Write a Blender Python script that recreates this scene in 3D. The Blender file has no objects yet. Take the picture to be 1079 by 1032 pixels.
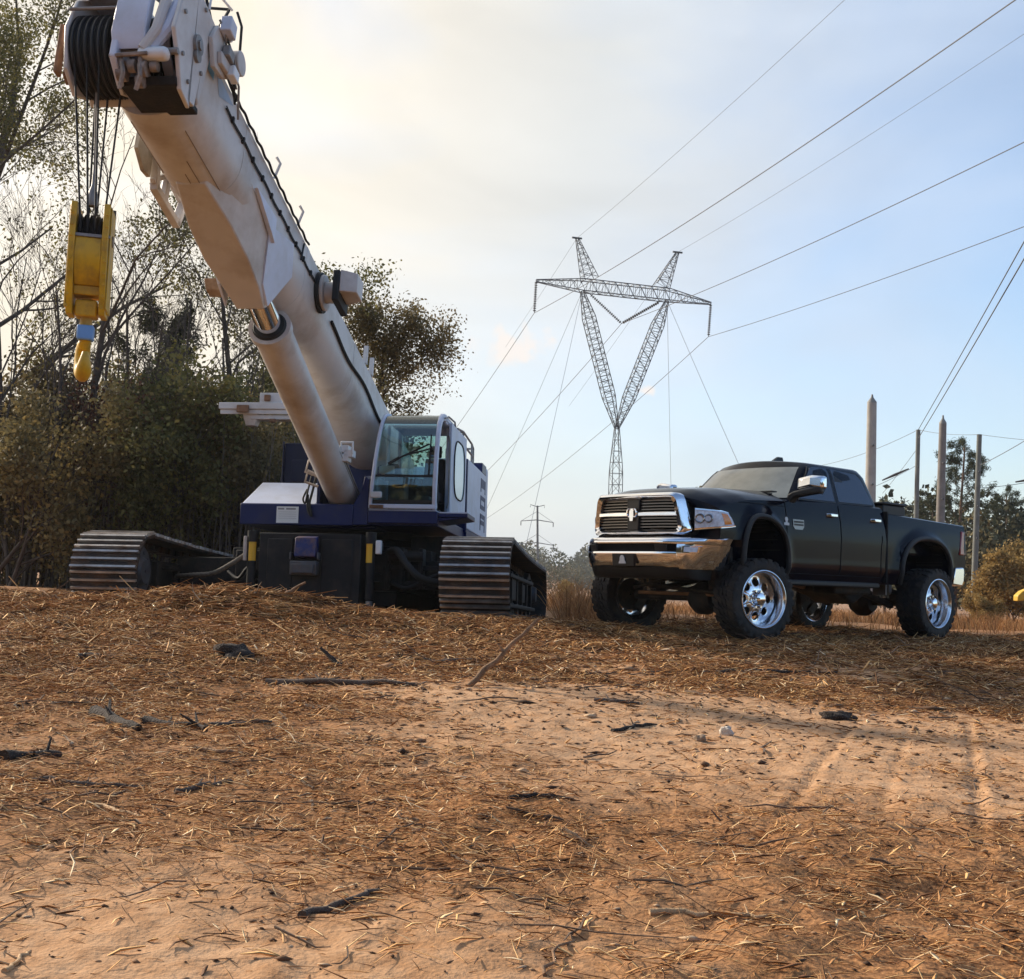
import bpy, bmesh, math, random
import numpy as np
from mathutils import Vector, Matrix
R_ = math.radians
SC = bpy.context.scene
COL = SC.collection

# ------------------------------------------------------------------ camera
F_PX, PITCH, ROLL, CAM_H = 1286.0, 0.0574, 0.0464, 0.8156
cF = Vector((0, math.cos(PITCH), math.sin(PITCH)))
cU0 = Vector((0, -math.sin(PITCH), math.cos(PITCH)))
cR0 = Vector((1, 0, 0))
cR = cR0 * math.cos(ROLL) + cU0 * math.sin(ROLL)
cU = cU0 * math.cos(ROLL) - cR0 * math.sin(ROLL)
cam_d = bpy.data.cameras.new('camera')
cam = bpy.data.objects.new('camera', cam_d)
COL.objects.link(cam)
cam.matrix_world = Matrix(((cR.x, cU.x, -cF.x, 0), (cR.y, cU.y, -cF.y, 0), (cR.z, cU.z, -cF.z, CAM_H), (0, 0, 0, 1)))
cam_d.sensor_fit = 'HORIZONTAL'
cam_d.sensor_width = 36.0
cam_d.lens = 36.0 * F_PX / 1079.0
cam_d.clip_start = 0.05
cam_d.clip_end = 6000
SC.camera = cam

# ------------------------------------------------------------------ light and sky
SUN_AZ, SUN_EL = R_(-56), R_(26)          # azimuth from +Y, towards -X is negative
sun_dir = Vector((math.sin(SUN_AZ) * math.cos(SUN_EL), math.cos(SUN_AZ) * math.cos(SUN_EL), math.sin(SUN_EL)))
SC.view_settings.view_transform = 'Standard'
SC.view_settings.look = 'None'
SC.view_settings.gamma = 1.0
SC.view_settings.exposure = 0.58
sd = bpy.data.lights.new('sun', 'SUN')
sd.energy = 4.1
sd.angle = R_(4)
sd.color = (1.0, 0.88, 0.72)
sun = bpy.data.objects.new('sun', sd)
COL.objects.link(sun)
sun.rotation_euler = (-sun_dir).to_track_quat('-Z', 'Y').to_euler()

W = bpy.data.worlds.new('World')
SC.world = W
W.use_nodes = True
nt = W.node_tree
nt.nodes.clear()
def N(tree, typ, **kw):
    n = tree.nodes.new(typ)
    for k, v in kw.items():
        setattr(n, k, v)
    return n
out = N(nt, 'ShaderNodeOutputWorld')
sky = N(nt, 'ShaderNodeTexSky', sky_type='NISHITA', sun_disc=False)
sky.sun_elevation = SUN_EL
sky.sun_rotation = SUN_AZ
sky.air_density = 1.0
sky.dust_density = 1.2
sky.ozone_density = 2.5
bg1 = N(nt, 'ShaderNodeBackground')
bg1.inputs[1].default_value = 0.15
nt.links.new(sky.outputs[0], bg1.inputs[0])
tc = N(nt, 'ShaderNodeTexCoord')
mp = N(nt, 'ShaderNodeMapping')
mp.inputs['Scale'].default_value = (1.0, 1.0, 2.2)
nt.links.new(tc.outputs['Generated'], mp.inputs[0])
nz = N(nt, 'ShaderNodeTexNoise')
nz.inputs['Scale'].default_value = 2.6
nz.inputs['Detail'].default_value = 7
nz.inputs['Roughness'].default_value = 0.5
nz.inputs['Distortion'].default_value = 0.35
nt.links.new(mp.outputs[0], nz.inputs[0])
dotn = N(nt, 'ShaderNodeVectorMath', operation='DOT_PRODUCT')
nt.links.new(tc.outputs['Generated'], dotn.inputs[0])
dotn.inputs[1].default_value = (math.sin(R_(-52)) * math.cos(R_(20)), math.cos(R_(-52)) * math.cos(R_(20)), math.sin(R_(20)))
mr = N(nt, 'ShaderNodeMapRange', interpolation_type='SMOOTHSTEP')     # thin cloud veil thick on the sun's side
mr.inputs['From Min'].default_value = 0.02
mr.inputs['From Max'].default_value = 0.70
mr.inputs['To Min'].default_value = -0.12
mr.inputs['To Max'].default_value = 0.93
nt.links.new(dotn.outputs['Value'], mr.inputs['Value'])
mr2 = N(nt, 'ShaderNodeMapRange')
mr2.inputs['From Min'].default_value = 0.30
mr2.inputs['From Max'].default_value = 0.70
mr2.inputs['To Min'].default_value = -0.30
mr2.inputs['To Max'].default_value = 0.30
nt.links.new(nz.outputs['Fac'], mr2.inputs['Value'])
addf = N(nt, 'ShaderNodeMath', operation='ADD', use_clamp=True)
nt.links.new(mr.outputs[0], addf.inputs[0])
nt.links.new(mr2.outputs[0], addf.inputs[1])
# cloud colour: warm cream towards the sun, bluish white away from it
mr3 = N(nt, 'ShaderNodeMapRange')
mr3.inputs['From Min'].default_value = 0.45
mr3.inputs['From Max'].default_value = 0.95
nt.links.new(dotn.outputs['Value'], mr3.inputs['Value'])
cr = N(nt, 'ShaderNodeValToRGB')
cr.color_ramp.elements[0].position = 0.0
cr.color_ramp.elements[0].color = (0.62, 0.71, 0.84, 1)
cr.color_ramp.elements[1].position = 0.75
cr.color_ramp.elements[1].color = (1.0, 0.90, 0.74, 1)
e = cr.color_ramp.elements.new(0.35)
e.color = (0.74, 0.76, 0.76, 1)
nt.links.new(mr3.outputs[0], cr.inputs[0])
bg2 = N(nt, 'ShaderNodeBackground')
bg2.inputs[1].default_value = 0.75
nz2 = N(nt, 'ShaderNodeTexNoise')                                  # the veil is thinner and greyer in places
nz2.inputs['Scale'].default_value = 3.6; nz2.inputs['Detail'].default_value = 5; nz2.inputs['Distortion'].default_value = .6
nt.links.new(mp.outputs[0], nz2.inputs[0])
mr4 = N(nt, 'ShaderNodeMapRange'); mr4.inputs['From Min'].default_value = .3; mr4.inputs['From Max'].default_value = .7; mr4.inputs['To Min'].default_value = .87; mr4.inputs['To Max'].default_value = 1.08
nt.links.new(nz2.outputs['Fac'], mr4.inputs['Value'])
vs = N(nt, 'ShaderNodeVectorMath', operation='SCALE'); nt.links.new(cr.outputs[0], vs.inputs[0]); nt.links.new(mr4.outputs[0], vs.inputs['Scale'])
nt.links.new(vs.outputs[0], bg2.inputs[0])
mix1 = N(nt, 'ShaderNodeMixShader')
nt.links.new(addf.outputs[0], mix1.inputs[0])
nt.links.new(bg1.outputs[0], mix1.inputs[1])
nt.links.new(bg2.outputs[0], mix1.inputs[2])
# two small pinkish clouds low over the power line
def puff(u, v, r, seed):
    d = (cF + cR * ((u - 539.5) / F_PX) - cU * ((v - 516) / F_PX)).normalized()
    sb = N(nt, 'ShaderNodeVectorMath', operation='SUBTRACT'); nt.links.new(tc.outputs['Generated'], sb.inputs[0]); sb.inputs[1].default_value = d
    ml = N(nt, 'ShaderNodeVectorMath', operation='MULTIPLY'); nt.links.new(sb.outputs[0], ml.inputs[0]); ml.inputs[1].default_value = (1, 1, 2.0)
    ln = N(nt, 'ShaderNodeVectorMath', operation='LENGTH'); nt.links.new(ml.outputs[0], ln.inputs[0])
    nz_ = N(nt, 'ShaderNodeTexNoise'); nz_.inputs['Scale'].default_value = 48; nz_.inputs['Detail'].default_value = 6; nt.links.new(tc.outputs['Generated'], nz_.inputs[0])
    ma = N(nt, 'ShaderNodeMath', operation='MULTIPLY_ADD'); nt.links.new(nz_.outputs['Fac'], ma.inputs[0]); ma.inputs[1].default_value = r * 2.6; nt.links.new(ln.outputs['Value'], ma.inputs[2])
    mm = N(nt, 'ShaderNodeMapRange', interpolation_type='SMOOTHSTEP'); mm.inputs['From Min'].default_value = r * 1.45; mm.inputs['From Max'].default_value = r * 2.1; mm.inputs['To Min'].default_value = .75; mm.inputs['To Max'].default_value = 0
    nt.links.new(ma.outputs[0], mm.inputs['Value']); return mm.outputs[0]
bg3 = N(nt, 'ShaderNodeBackground'); bg3.inputs[0].default_value = (.95, .85, .78, 1); bg3.inputs[1].default_value = .74
mx1 = N(nt, 'ShaderNodeMath', operation='MAXIMUM'); nt.links.new(puff(543, 364, .044, 1), mx1.inputs[0]); nt.links.new(puff(682, 412, .012, 2), mx1.inputs[1])
mix2 = N(nt, 'ShaderNodeMixShader'); nt.links.new(mx1.outputs[0], mix2.inputs[0]); nt.links.new(mix1.outputs[0], mix2.inputs[1]); nt.links.new(bg3.outputs[0], mix2.inputs[2])
nt.links.new(mix2.outputs[0], out.inputs[0])

# ------------------------------------------------------------------ object helpers
def tag(o, label=None, cat=None, group=None, kind=None):
    if label: o['label'] = label
    if cat: o['category'] = cat
    if group: o['group'] = group
    if kind: o['kind'] = kind
    return o
def empty(name, label=None, cat=None, group=None, mat=None):
    o = bpy.data.objects.new(name, None)
    o.empty_display_size = 0.2
    COL.objects.link(o)
    if mat is not None: o.matrix_world = mat
    return tag(o, label, cat, group)
def copy_tree(o, parent=None):
    c = o.copy()
    COL.objects.link(c)
    if parent is not None: c.parent = parent
    for ch in list(o.children): copy_tree(ch, c)
    return c
class MB:
    """collects shapes; build() links them as ONE mesh object"""
    def __init__(s): s.v = []; s.f = []; s.m = []; s.mi = 0
    def add(s, vs, fs):
        b = len(s.v)
        s.v += [tuple(v) for v in vs]
        for f in fs:
            s.f.append([b + i for i in f]); s.m.append(s.mi)
        return s
    def box(s, x0, x1, y0, y1, z0, z1, M=None):
        vs = [(x, y, z) for x in (x0, x1) for y in (y0, y1) for z in (z0, z1)]
        if M is not None: vs = [M @ Vector(v) for v in vs]
        return s.add(vs, [(0, 1, 3, 2), (4, 6, 7, 5), (0, 4, 5, 1), (2, 3, 7, 6), (0, 2, 6, 4), (1, 5, 7, 3)])
    def beam(s, p, q, w, h, up=(0, 0, 1)):
        p = Vector(p); q = Vector(q); d = (q - p).normalized(); u = Vector(up)
        if abs(d.dot(u)) > .98: u = Vector((1, 0, 0))
        a = d.cross(u).normalized() * w / 2; b = a.normalized().cross(d).normalized() * h / 2
        vs = [c + i * a + j * b for c in (p, q) for i, j in ((-1, -1), (1, -1), (1, 1), (-1, 1))]
        return s.add(vs, [(3, 2, 1, 0), (4, 5, 6, 7), (0, 1, 5, 4), (1, 2, 6, 5), (2, 3, 7, 6), (3, 0, 4, 7)])
    def tube(s, pts, r, n=8, caps=True):
        pts = [Vector(p) for p in pts]; rs = r if isinstance(r, (list, tuple)) else [r] * len(pts)
        rings = []; prev = None
        for i, p in enumerate(pts):
            t = (pts[min(i + 1, len(pts) - 1)] - pts[max(i - 1, 0)])
            if t.length < 1e-9: t = Vector((0, 0, 1))
            t.normalize()
            if prev is None:
                a = t.orthogonal().normalized()
            else:
                a = prev - t * prev.dot(t)
                a = a.normalized() if a.length > 1e-6 else t.orthogonal().normalized()
            prev = a; b = t.cross(a)
            rings.append([p + (a * math.cos(2 * math.pi * k / n) + b * math.sin(2 * math.pi * k / n)) * rs[i] for k in range(n)])
        vs = [v for rg in rings for v in rg]; fs = []
        for i in range(len(rings) - 1):
            for k in range(n):
                fs.append((i * n + k, i * n + (k + 1) % n, (i + 1) * n + (k + 1) % n, (i + 1) * n + k))
        if caps:
            fs.append(tuple(range(n - 1, -1, -1))); fs.append(tuple((len(rings) - 1) * n + k for k in range(n)))
        return s.add(vs, fs)
    def lathe(s, prof, axis='y', c=(0, 0, 0), n=32, closed=False):
        """prof: (radius, position along axis)"""
        vs = []; fs = []
        for (r, a) in prof:
            for k in range(n):
                t = 2 * math.pi * k / n; u, w = r * math.cos(t), r * math.sin(t)
                v = {'y': (u, a, w), 'x': (a, u, w), 'z': (u, w, a)}[axis]
                vs.append((v[0] + c[0], v[1] + c[1], v[2] + c[2]))
        m = len(prof)
        for i in range(m if closed else m - 1):
            j = (i + 1) % m
            for k in range(n):
                fs.append((i * n + k, i * n + (k + 1) % n, j * n + (k + 1) % n, j * n + k))
        return s.add(vs, fs)
    def loft(s, secs, close=True, cap0=True, cap1=True):
        n = len(secs[0]); vs = [v for sc in secs for v in sc]; fs = []
        for i in range(len(secs) - 1):
            for k in range(n if close else n - 1):
                fs.append((i * n + k, i * n + (k + 1) % n, (i + 1) * n + (k + 1) % n, (i + 1) * n + k))
        if cap0: fs.append(tuple(range(n - 1, -1, -1)))
        if cap1: fs.append(tuple((len(secs) - 1) * n + k for k in range(n)))
        return s.add(vs, fs)
    def prism(s, poly, f0, f1):
        """poly 2D points; f0/f1 map a 2D point to 3D for the two faces"""
        return s.loft([[f0(p) for p in poly], [f1(p) for p in poly]])
    def build(s, name, mat, parent=None, bevel=0, smooth=35, M=None, fixn=True):
        me = bpy.data.meshes.new(name)
        me.from_pydata([tuple(v) for v in s.v], [], s.f)
        mats = mat if isinstance(mat, (list, tuple)) else [mat]
        for m in mats: me.materials.append(m)
        if len(mats) > 1: me.polygons.foreach_set('material_index', s.m)
        if fixn or smooth:
            bm = bmesh.new(); bm.from_mesh(me)
            if fixn: bmesh.ops.recalc_face_normals(bm, faces=bm.faces)
            if smooth:
                th = R_(smooth)
                for f in bm.faces: f.smooth = True
                for ed in bm.edges:
                    if len(ed.link_faces) == 2: ed.smooth = ed.calc_face_angle(0) < th
            bm.to_mesh(me); bm.free()
        o = bpy.data.objects.new(name, me)
        COL.objects.link(o)
        if parent is not None: o.parent = parent
        if bevel:
            bv = o.modifiers.new('bevel', 'BEVEL'); bv.width = bevel; bv.segments = 2; bv.limit_method = 'ANGLE'; bv.angle_limit = R_(40)
            bv.harden_normals = False
        return o
def raw_mesh(name, V, Q, mats, midx=None, parent=None, attr=None, smooth=False):
    """numpy verts and (n,k) faces -> one object"""
    me = bpy.data.meshes.new(name)
    V = np.asarray(V, np.float32); Q = np.asarray(Q, np.int32); k = Q.shape[1]
    me.vertices.add(len(V)); me.vertices.foreach_set('co', V.ravel())
    me.loops.add(Q.size); me.loops.foreach_set('vertex_index', Q.ravel())
    me.polygons.add(len(Q)); me.polygons.foreach_set('loop_start', np.arange(0, Q.size, k, dtype=np.int32))
    for m in mats: me.materials.append(m)
    if midx is not None: me.polygons.foreach_set('material_index', np.asarray(midx, np.int32))
    if smooth: me.polygons.foreach_set('use_smooth', np.ones(len(Q), bool))
    if attr is not None:
        for nm, vals in attr.items():
            at = me.attributes.new(nm, 'FLOAT', 'POINT'); at.data.foreach_set('value', np.asarray(vals, np.float32))
    me.update(calc_edges=True); me.validate()
    o = bpy.data.objects.new(name, me); COL.objects.link(o)
    if parent is not None: o.parent = parent
    return o

# ------------------------------------------------------------------ materials
def mat(name, col, rough=.5, metal=0., spec=.5, noise=0., nscale=6., bump=0., bscale=40., coat=0., dirt=None, dscale=2.5, damt=.5, trans=0., emis=None, rvar=0.):
    m = bpy.data.materials.new(name); m.use_nodes = True
    t = m.node_tree; b = t.nodes['Principled BSDF']
    b.inputs['Base Color'].default_value = (*col, 1); b.inputs['Roughness'].default_value = rough
    b.inputs['Metallic'].default_value = metal; b.inputs['Specular IOR Level'].default_value = spec
    b.inputs['Coat Weight'].default_value = coat; b.inputs['Transmission Weight'].default_value = trans
    tcn = N(t, 'ShaderNodeTexCoord')
    cur = None
    if noise:
        nz = N(t, 'ShaderNodeTexNoise'); nz.inputs['Scale'].default_value = nscale; nz.inputs['Detail'].default_value = 6
        t.links.new(tcn.outputs['Object'], nz.inputs['Vector'])
        r = N(t, 'ShaderNodeMapRange'); r.inputs['From Min'].default_value = .25; r.inputs['From Max'].default_value = .75
        r.inputs['To Min'].default_value = 1 - noise; r.inputs['To Max'].default_value = 1 + noise
        t.links.new(nz.outputs['Fac'], r.inputs['Value'])
        mx = N(t, 'ShaderNodeVectorMath', operation='SCALE'); mx.inputs[0].default_value = col
        t.links.new(r.outputs[0], mx.inputs['Scale']); cur = mx.outputs[0]
        if rvar:
            r2 = N(t, 'ShaderNodeMapRange'); r2.inputs['From Min'].default_value = .3; r2.inputs['From Max'].default_value = .7
            r2.inputs['To Min'].default_value = max(.02, rough - rvar); r2.inputs['To Max'].default_value = rough + rvar
            t.links.new(nz.outputs['Fac'], r2.inputs['Value']); t.links.new(r2.outputs[0], b.inputs['Roughness'])
    if dirt:
        nz = N(t, 'ShaderNodeTexNoise'); nz.inputs['Scale'].default_value = dscale; nz.inputs['Detail'].default_value = 9; nz.inputs['Roughness'].default_value = .65
        t.links.new(tcn.outputs['Object'], nz.inputs['Vector'])
        r = N(t, 'ShaderNodeMapRange'); r.inputs['From Min'].default_value = .46; r.inputs['From Max'].default_value = .68; r.inputs['To Max'].default_value = damt
        t.links.new(nz.outputs['Fac'], r.inputs['Value'])
        mx = N(t, 'ShaderNodeMix', data_type='RGBA'); mx.inputs[7].default_value = (*dirt, 1)
        if cur: t.links.new(cur, mx.inputs[6])
        else: mx.inputs[6].default_value = (*col, 1)
        t.links.new(r.outputs[0], mx.inputs[0]); cur = mx.outputs[2]
    if cur: t.links.new(cur, b.inputs['Base Color'])
    if bump:
        nz = N(t, 'ShaderNodeTexNoise'); nz.inputs['Scale'].default_value = bscale; nz.inputs['Detail'].default_value = 5
        t.links.new(tcn.outputs['Object'], nz.inputs['Vector'])
        bp = N(t, 'ShaderNodeBump'); bp.inputs['Strength'].default_value = bump; bp.inputs['Distance'].default_value = .02
        t.links.new(nz.outputs['Fac'], bp.inputs['Height']); t.links.new(bp.outputs[0], b.inputs['Normal'])
    if emis: b.inputs['Emission Color'].default_value = (*emis, 1); b.inputs['Emission Strength'].default_value = 1
    return m
def ramp_mat(name, stops, rough=.8, translucent=0., attr='tone', bump=0., bscale=60.):
    """colour by a per-piece attribute: every straw / leaf has a colour of its own"""
    m = bpy.data.materials.new(name); m.use_nodes = True
    t = m.node_tree; b = t.nodes['Principled BSDF']; b.inputs['Roughness'].default_value = rough; b.inputs['Specular IOR Level'].default_value = .25
    a = N(t, 'ShaderNodeAttribute', attribute_name=attr)
    r = N(t, 'ShaderNodeValToRGB')
    els = r.color_ramp.elements
    while len(els) < len(stops): els.new(.5)
    for e, (p, c) in zip(els, stops): e.position = p; e.color = (*c, 1)
    t.links.new(a.outputs['Fac'], r.inputs[0]); t.links.new(r.outputs[0], b.inputs['Base Color'])
    if translucent:
        tr = N(t, 'ShaderNodeBsdfTranslucent'); t.links.new(r.outputs[0], tr.inputs[0])
        ms = N(t, 'ShaderNodeMixShader'); ms.inputs[0].default_value = translucent
        o = t.nodes['Material Output']
        t.links.new(b.outputs[0], ms.inputs[1]); t.links.new(tr.outputs[0], ms.inputs[2]); t.links.new(ms.outputs[0], o.inputs[0])
    return m

# ------------------------------------------------------------------ numpy noise
def vnoise(x, y, seed=0):
    xi = np.floor(x).astype(np.int64); yi = np.floor(y).astype(np.int64); fx = x - xi; fy = y - yi
    def h(a, b):
        n = (a * 374761393 + b * 668265263 + seed * 974711) & 0xffffffff
        n = ((n ^ (n >> 13)) * 1274126177) & 0xffffffff
        return ((n ^ (n >> 16)) & 0xffff) / 65535.0
    sx = fx * fx * (3 - 2 * fx); sy = fy * fy * (3 - 2 * fy)
    return (h(xi, yi) * (1 - sx) + h(xi + 1, yi) * sx) * (1 - sy) + (h(xi, yi + 1) * (1 - sx) + h(xi + 1, yi + 1) * sx) * sy - .5
def sstep(a, b, x):
    t = np.clip((x - a) / (b - a), 0, 1); return t * t * (3 - 2 * t)
# ------------------------------------------------------------------ terrain
CR_POS = Vector((-2.8335, 15.5752, -0.0175)); CR_YAW, CR_PIT, CR_ROL = -0.1104, -0.0521, -0.0274
CR_M = Matrix.Rotation(CR_YAW, 3, 'Z') @ Matrix.Rotation(CR_PIT, 3, 'X') @ Matrix.Rotation(CR_ROL, 3, 'Y')
CR_W = Matrix.Translation(CR_POS) @ CR_M.to_4x4()
TR_POS = Vector((2.2115, 14.9186, 0.0)); TR_YAW = 3.8589
TR_W = Matrix.Translation(TR_POS) @ (Matrix.Rotation(TR_YAW, 4, 'Z') @ Matrix.Rotation(-0.0021, 4, 'Y') @ Matrix.Rotation(0.0227, 4, 'X'))
crn = CR_M @ Vector((0, 0, 1))
RUT_AZ = R_(20)
def sand_mask(x, y):
    n = vnoise(x * 1.1, y * 1.1, 5) * 1.0 + vnoise(x * 3.1, y * 3.1, 6) * .6
    s = np.exp(-((x + .75) / 1.25) ** 2 - ((y - 2.35) / .85) ** 2) * .95
    s = s + np.exp(-((x - 2.2) / 2.7) ** 4 - ((y - 6.0) / 1.6) ** 2) * 1.55
    s = s + np.exp(-((x - .5) / 1.2) ** 2 - ((y - 7.3) / 1.1) ** 2) * .9
    s = s + np.exp(-((x - 4.5) / 4.0) ** 2 - ((y - 10.2) / 1.6) ** 2) * .55
    s = s + sstep(16, 19, y) * .4 * sstep(-1, 2, x)
    return np.clip(s * .92 + n * .85, 0, 1)
def height(x, y):
    x = np.asarray(x, float); y = np.asarray(y, float)
    z = -.030 * np.clip(y - 19, 0, 90) - .026 * np.clip(y - 109, 0, 330)
    # the crane stands nose-up on its own pad
    dx = x - CR_POS.x; dy = y - CR_POS.y
    zp = CR_POS.z - (crn.x * dx + crn.y * dy) / crn.z - .02
    lx = dx * math.cos(CR_YAW) + dy * math.sin(CR_YAW); ly = -dx * math.sin(CR_YAW) + dy * math.cos(CR_YAW)
    w = sstep(5.2, 3.6, np.abs(lx)) * sstep(-1.4, -.1, ly) * sstep(9.0, 6.6, ly)
    z = z * (1 - w) + zp * w
    # heaped straw and brush in front of the crane
    wf = sstep(.35, -.35, ly)
    z = z + .28 * np.exp(-((x + 2.75) / 1.5) ** 2 - ((y - 14.0) / .95) ** 2) * wf
    z = z + .12 * np.exp(-((x + 5.2) / 2.0) ** 2 - ((y - 14.0) / 1.1) ** 2) * wf
    z = z + .10 * np.exp(-((x + 8.5) / 2.4) ** 2 - ((y - 14.4) / 1.5) ** 2)
    m = 1 - .8 * sand_mask(x, y)
    pad = 1 - .85 * w
    z = z + vnoise(x * .55, y * .55, 1) * .10 * sstep(2, 5, y) * pad
    z = z + vnoise(x * 1.9, y * 1.9, 2) * .045 * (m * .8 + .3) * pad + vnoise(x * 5.3, y * 5.3, 3) * .026 * (m * .8 + .35) * pad
    z = z + vnoise(x * 14, y * 14, 4) * .016 * (m + .4) + vnoise(x * 30, y * 30, 8) * .010
    # tyre ruts pressed into the bare sand
    c, s_ = math.cos(RUT_AZ), math.sin(RUT_AZ)
    a = (x - 1.62) * c - (y - 4.2) * s_; b = (x - 1.62) * s_ + (y - 4.2) * c
    along = sstep(-1.2, -.2, b) * sstep(3.6, 2.2, b)
    wob = vnoise(b * 1.3, b * 0, 9) * .03
    for off, dep, wd in ((-.60, .020, .024), (-.30, .012, .018), (.02, .028, .021), (.40, .024, .028)):
        tr = .6 + .4 * np.sign(np.sin(b * 62 + off * 20))
        g = np.exp(-((a - off + wob) / wd) ** 2)
        z = z - dep * g * along * tr + .22 * dep * np.exp(-((a - off + wob - 2.2 * wd) / wd) ** 2) * along
    # low spot keeps the wheels on the ground
    return z
def hz(x, y): return float(height(np.array([x]), np.array([y]))[0])
def axis(lo, f0, f1, step, hi, grow=1.16):
    mid = list(np.arange(f0, f1 + 1e-6, step)); a = []; d = step; p = f0
    while p > lo:
        d *= grow; p -= d; a.append(p)
    b = []; d = step; p = mid[-1]
    while p < hi:
        d *= grow; p += d; b.append(p)
    return np.array(a[::-1] + mid + b)
xs = axis(-2500, -4.2, 6.0, .021, 2500); ys = axis(-60, 1.4, 9.0, .020, 3500, 1.06)
GX, GY = np.meshgrid(xs, ys)
GZ = height(GX, GY)
nx, ny = len(xs), len(ys)
idx = np.arange(nx * ny).reshape(ny, nx)
quads = np.stack([idx[:-1, :-1], idx[:-1, 1:], idx[1:, 1:], idx[1:, :-1]], -1).reshape(-1, 4)
gm = bpy.data.materials.new('sandy_soil'); gm.use_nodes = True
t = gm.node_tree; b = t.nodes['Principled BSDF']; b.inputs['Roughness'].default_value = .95; b.inputs['Specular IOR Level'].default_value = .15
at = N(t, 'ShaderNodeAttribute', attribute_name='sand')
geo = N(t, 'ShaderNodeNewGeometry')
n1 = N(t, 'ShaderNodeTexNoise'); n1.inputs['Scale'].default_value = 9; n1.inputs['Detail'].default_value = 9; n1.inputs['Roughness'].default_value = .7
n2 = N(t, 'ShaderNodeTexNoise'); n2.inputs['Scale'].default_value = 70; n2.inputs['Detail'].default_value = 6
for n_ in (n1, n2): t.links.new(geo.outputs['Position'], n_.inputs['Vector'])
rs = N(t, 'ShaderNodeValToRGB'); rs.color_ramp.elements[0].position = .3; rs.color_ramp.elements[0].color = (.39, .205, .098, 1)
rs.color_ramp.elements[1].position = .7; rs.color_ramp.elements[1].color = (.57, .355, .205, 1)
rl = N(t, 'ShaderNodeValToRGB'); rl.color_ramp.elements[0].position = .32; rl.color_ramp.elements[0].color = (.11, .048, .020, 1)
rl.color_ramp.elements[1].position = .68; rl.color_ramp.elements[1].color = (.47, .23, .095, 1)
t.links.new(n1.outputs['Fac'], rs.inputs[0]); t.links.new(n2.outputs['Fac'], rl.inputs[0])
mx = N(t, 'ShaderNodeMix', data_type='RGBA')
ad = N(t, 'ShaderNodeMath', operation='ADD'); sb = N(t, 'ShaderNodeMapRange'); sb.inputs['To Min'].default_value = -.35; sb.inputs['To Max'].default_value = .35
t.links.new(n1.outputs['Fac'], sb.inputs['Value']); t.links.new(sb.outputs[0], ad.inputs[0]); t.links.new(at.outputs['Fac'], ad.inputs[1])
clp = N(t, 'ShaderNodeClamp'); t.links.new(ad.outputs[0], clp.inputs[0])
t.links.new(clp.outputs[0], mx.inputs[0]); t.links.new(rl.outputs[0], mx.inputs[6]); t.links.new(rs.outputs[0], mx.inputs[7])
t.links.new(mx.outputs[2], b.inputs['Base Color'])
bp = N(t, 'ShaderNodeBump'); bp.inputs['Strength'].default_value = .55; bp.inputs['Distance'].default_value = .012
t.links.new(n2.outputs['Fac'], bp.inputs['Height']); t.links.new(bp.outputs[0], b.inputs['Normal'])
ground = raw_mesh('ground', np.stack([GX, GY, GZ], -1).reshape(-1, 3), quads, [gm], attr={'sand': sand_mask(GX, GY).ravel()}, smooth=True)
tag(ground, kind='structure')

# ------------------------------------------------------------------ straw, chips and twigs lying on the ground
rng = np.random.default_rng(7)
def slivers(P, az, tilt, L, wd, bend, tone):
    """thin three-sided bent stems: P centre (n,3)"""
    n = len(P)
    d = np.stack([np.cos(az) * np.cos(tilt), np.sin(az) * np.cos(tilt), np.sin(tilt)], -1)
    sd_ = np.stack([-np.sin(az), np.cos(az), np.zeros(n)], -1)
    up = np.cross(d, sd_)
    V = np.zeros((n, 9, 3))
    for i, (u, ww) in enumerate(((-.5, .55), (0.05, 1.0), (.5, .35))):
        c = P + d * (L * u)[:, None] + sd_ * (bend * (1 - 4 * u * u) * .5)[:, None] + up * (np.abs(bend) * .4 * (1 - 4 * u * u))[:, None]
        for j in range(3):
            a = 2 * math.pi * j / 3 + .5
            V[:, i * 3 + j] = c + sd_ * (wd * ww * math.cos(a))[:, None] + up * (wd * ww * .6 * math.sin(a))[:, None]
    base = (np.arange(n) * 9)[:, None, None]
    q = []
    for i in range(2):
        for j in range(3):
            q.append([i * 3 + j, i * 3 + (j + 1) % 3, (i + 1) * 3 + (j + 1) % 3, (i + 1) * 3 + j])
    Q = (base + np.array(q)[None]).reshape(-1, 4)
    return V.reshape(-1, 3), Q, np.repeat(tone, 9)
def scatter(n, y0, y1, power, keep):
    """points in the wedge of ground in view and some way to both sides"""
    u = rng.random(n); y = (y0 ** power + u * (y1 ** power - y0 ** power)) ** (1 / power)
    x = (rng.random(n) - .5) * (1.05 * y + 3.6) + .5
    k = rng.random(n) < keep(x, y)
    return x[k], y[k]
def litter(x, y):
    s = sand_mask(x, y)
    cl = vnoise(x * 2.2, y * 2.2, 21) + .6 * vnoise(x * 6, y * 6, 22)
    return np.clip((1 - s) ** 1.3 * (.85 + 1.7 * cl) + .085, 0.05, 1)
VV, QQ, TT, off = [], [], [], 0
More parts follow.
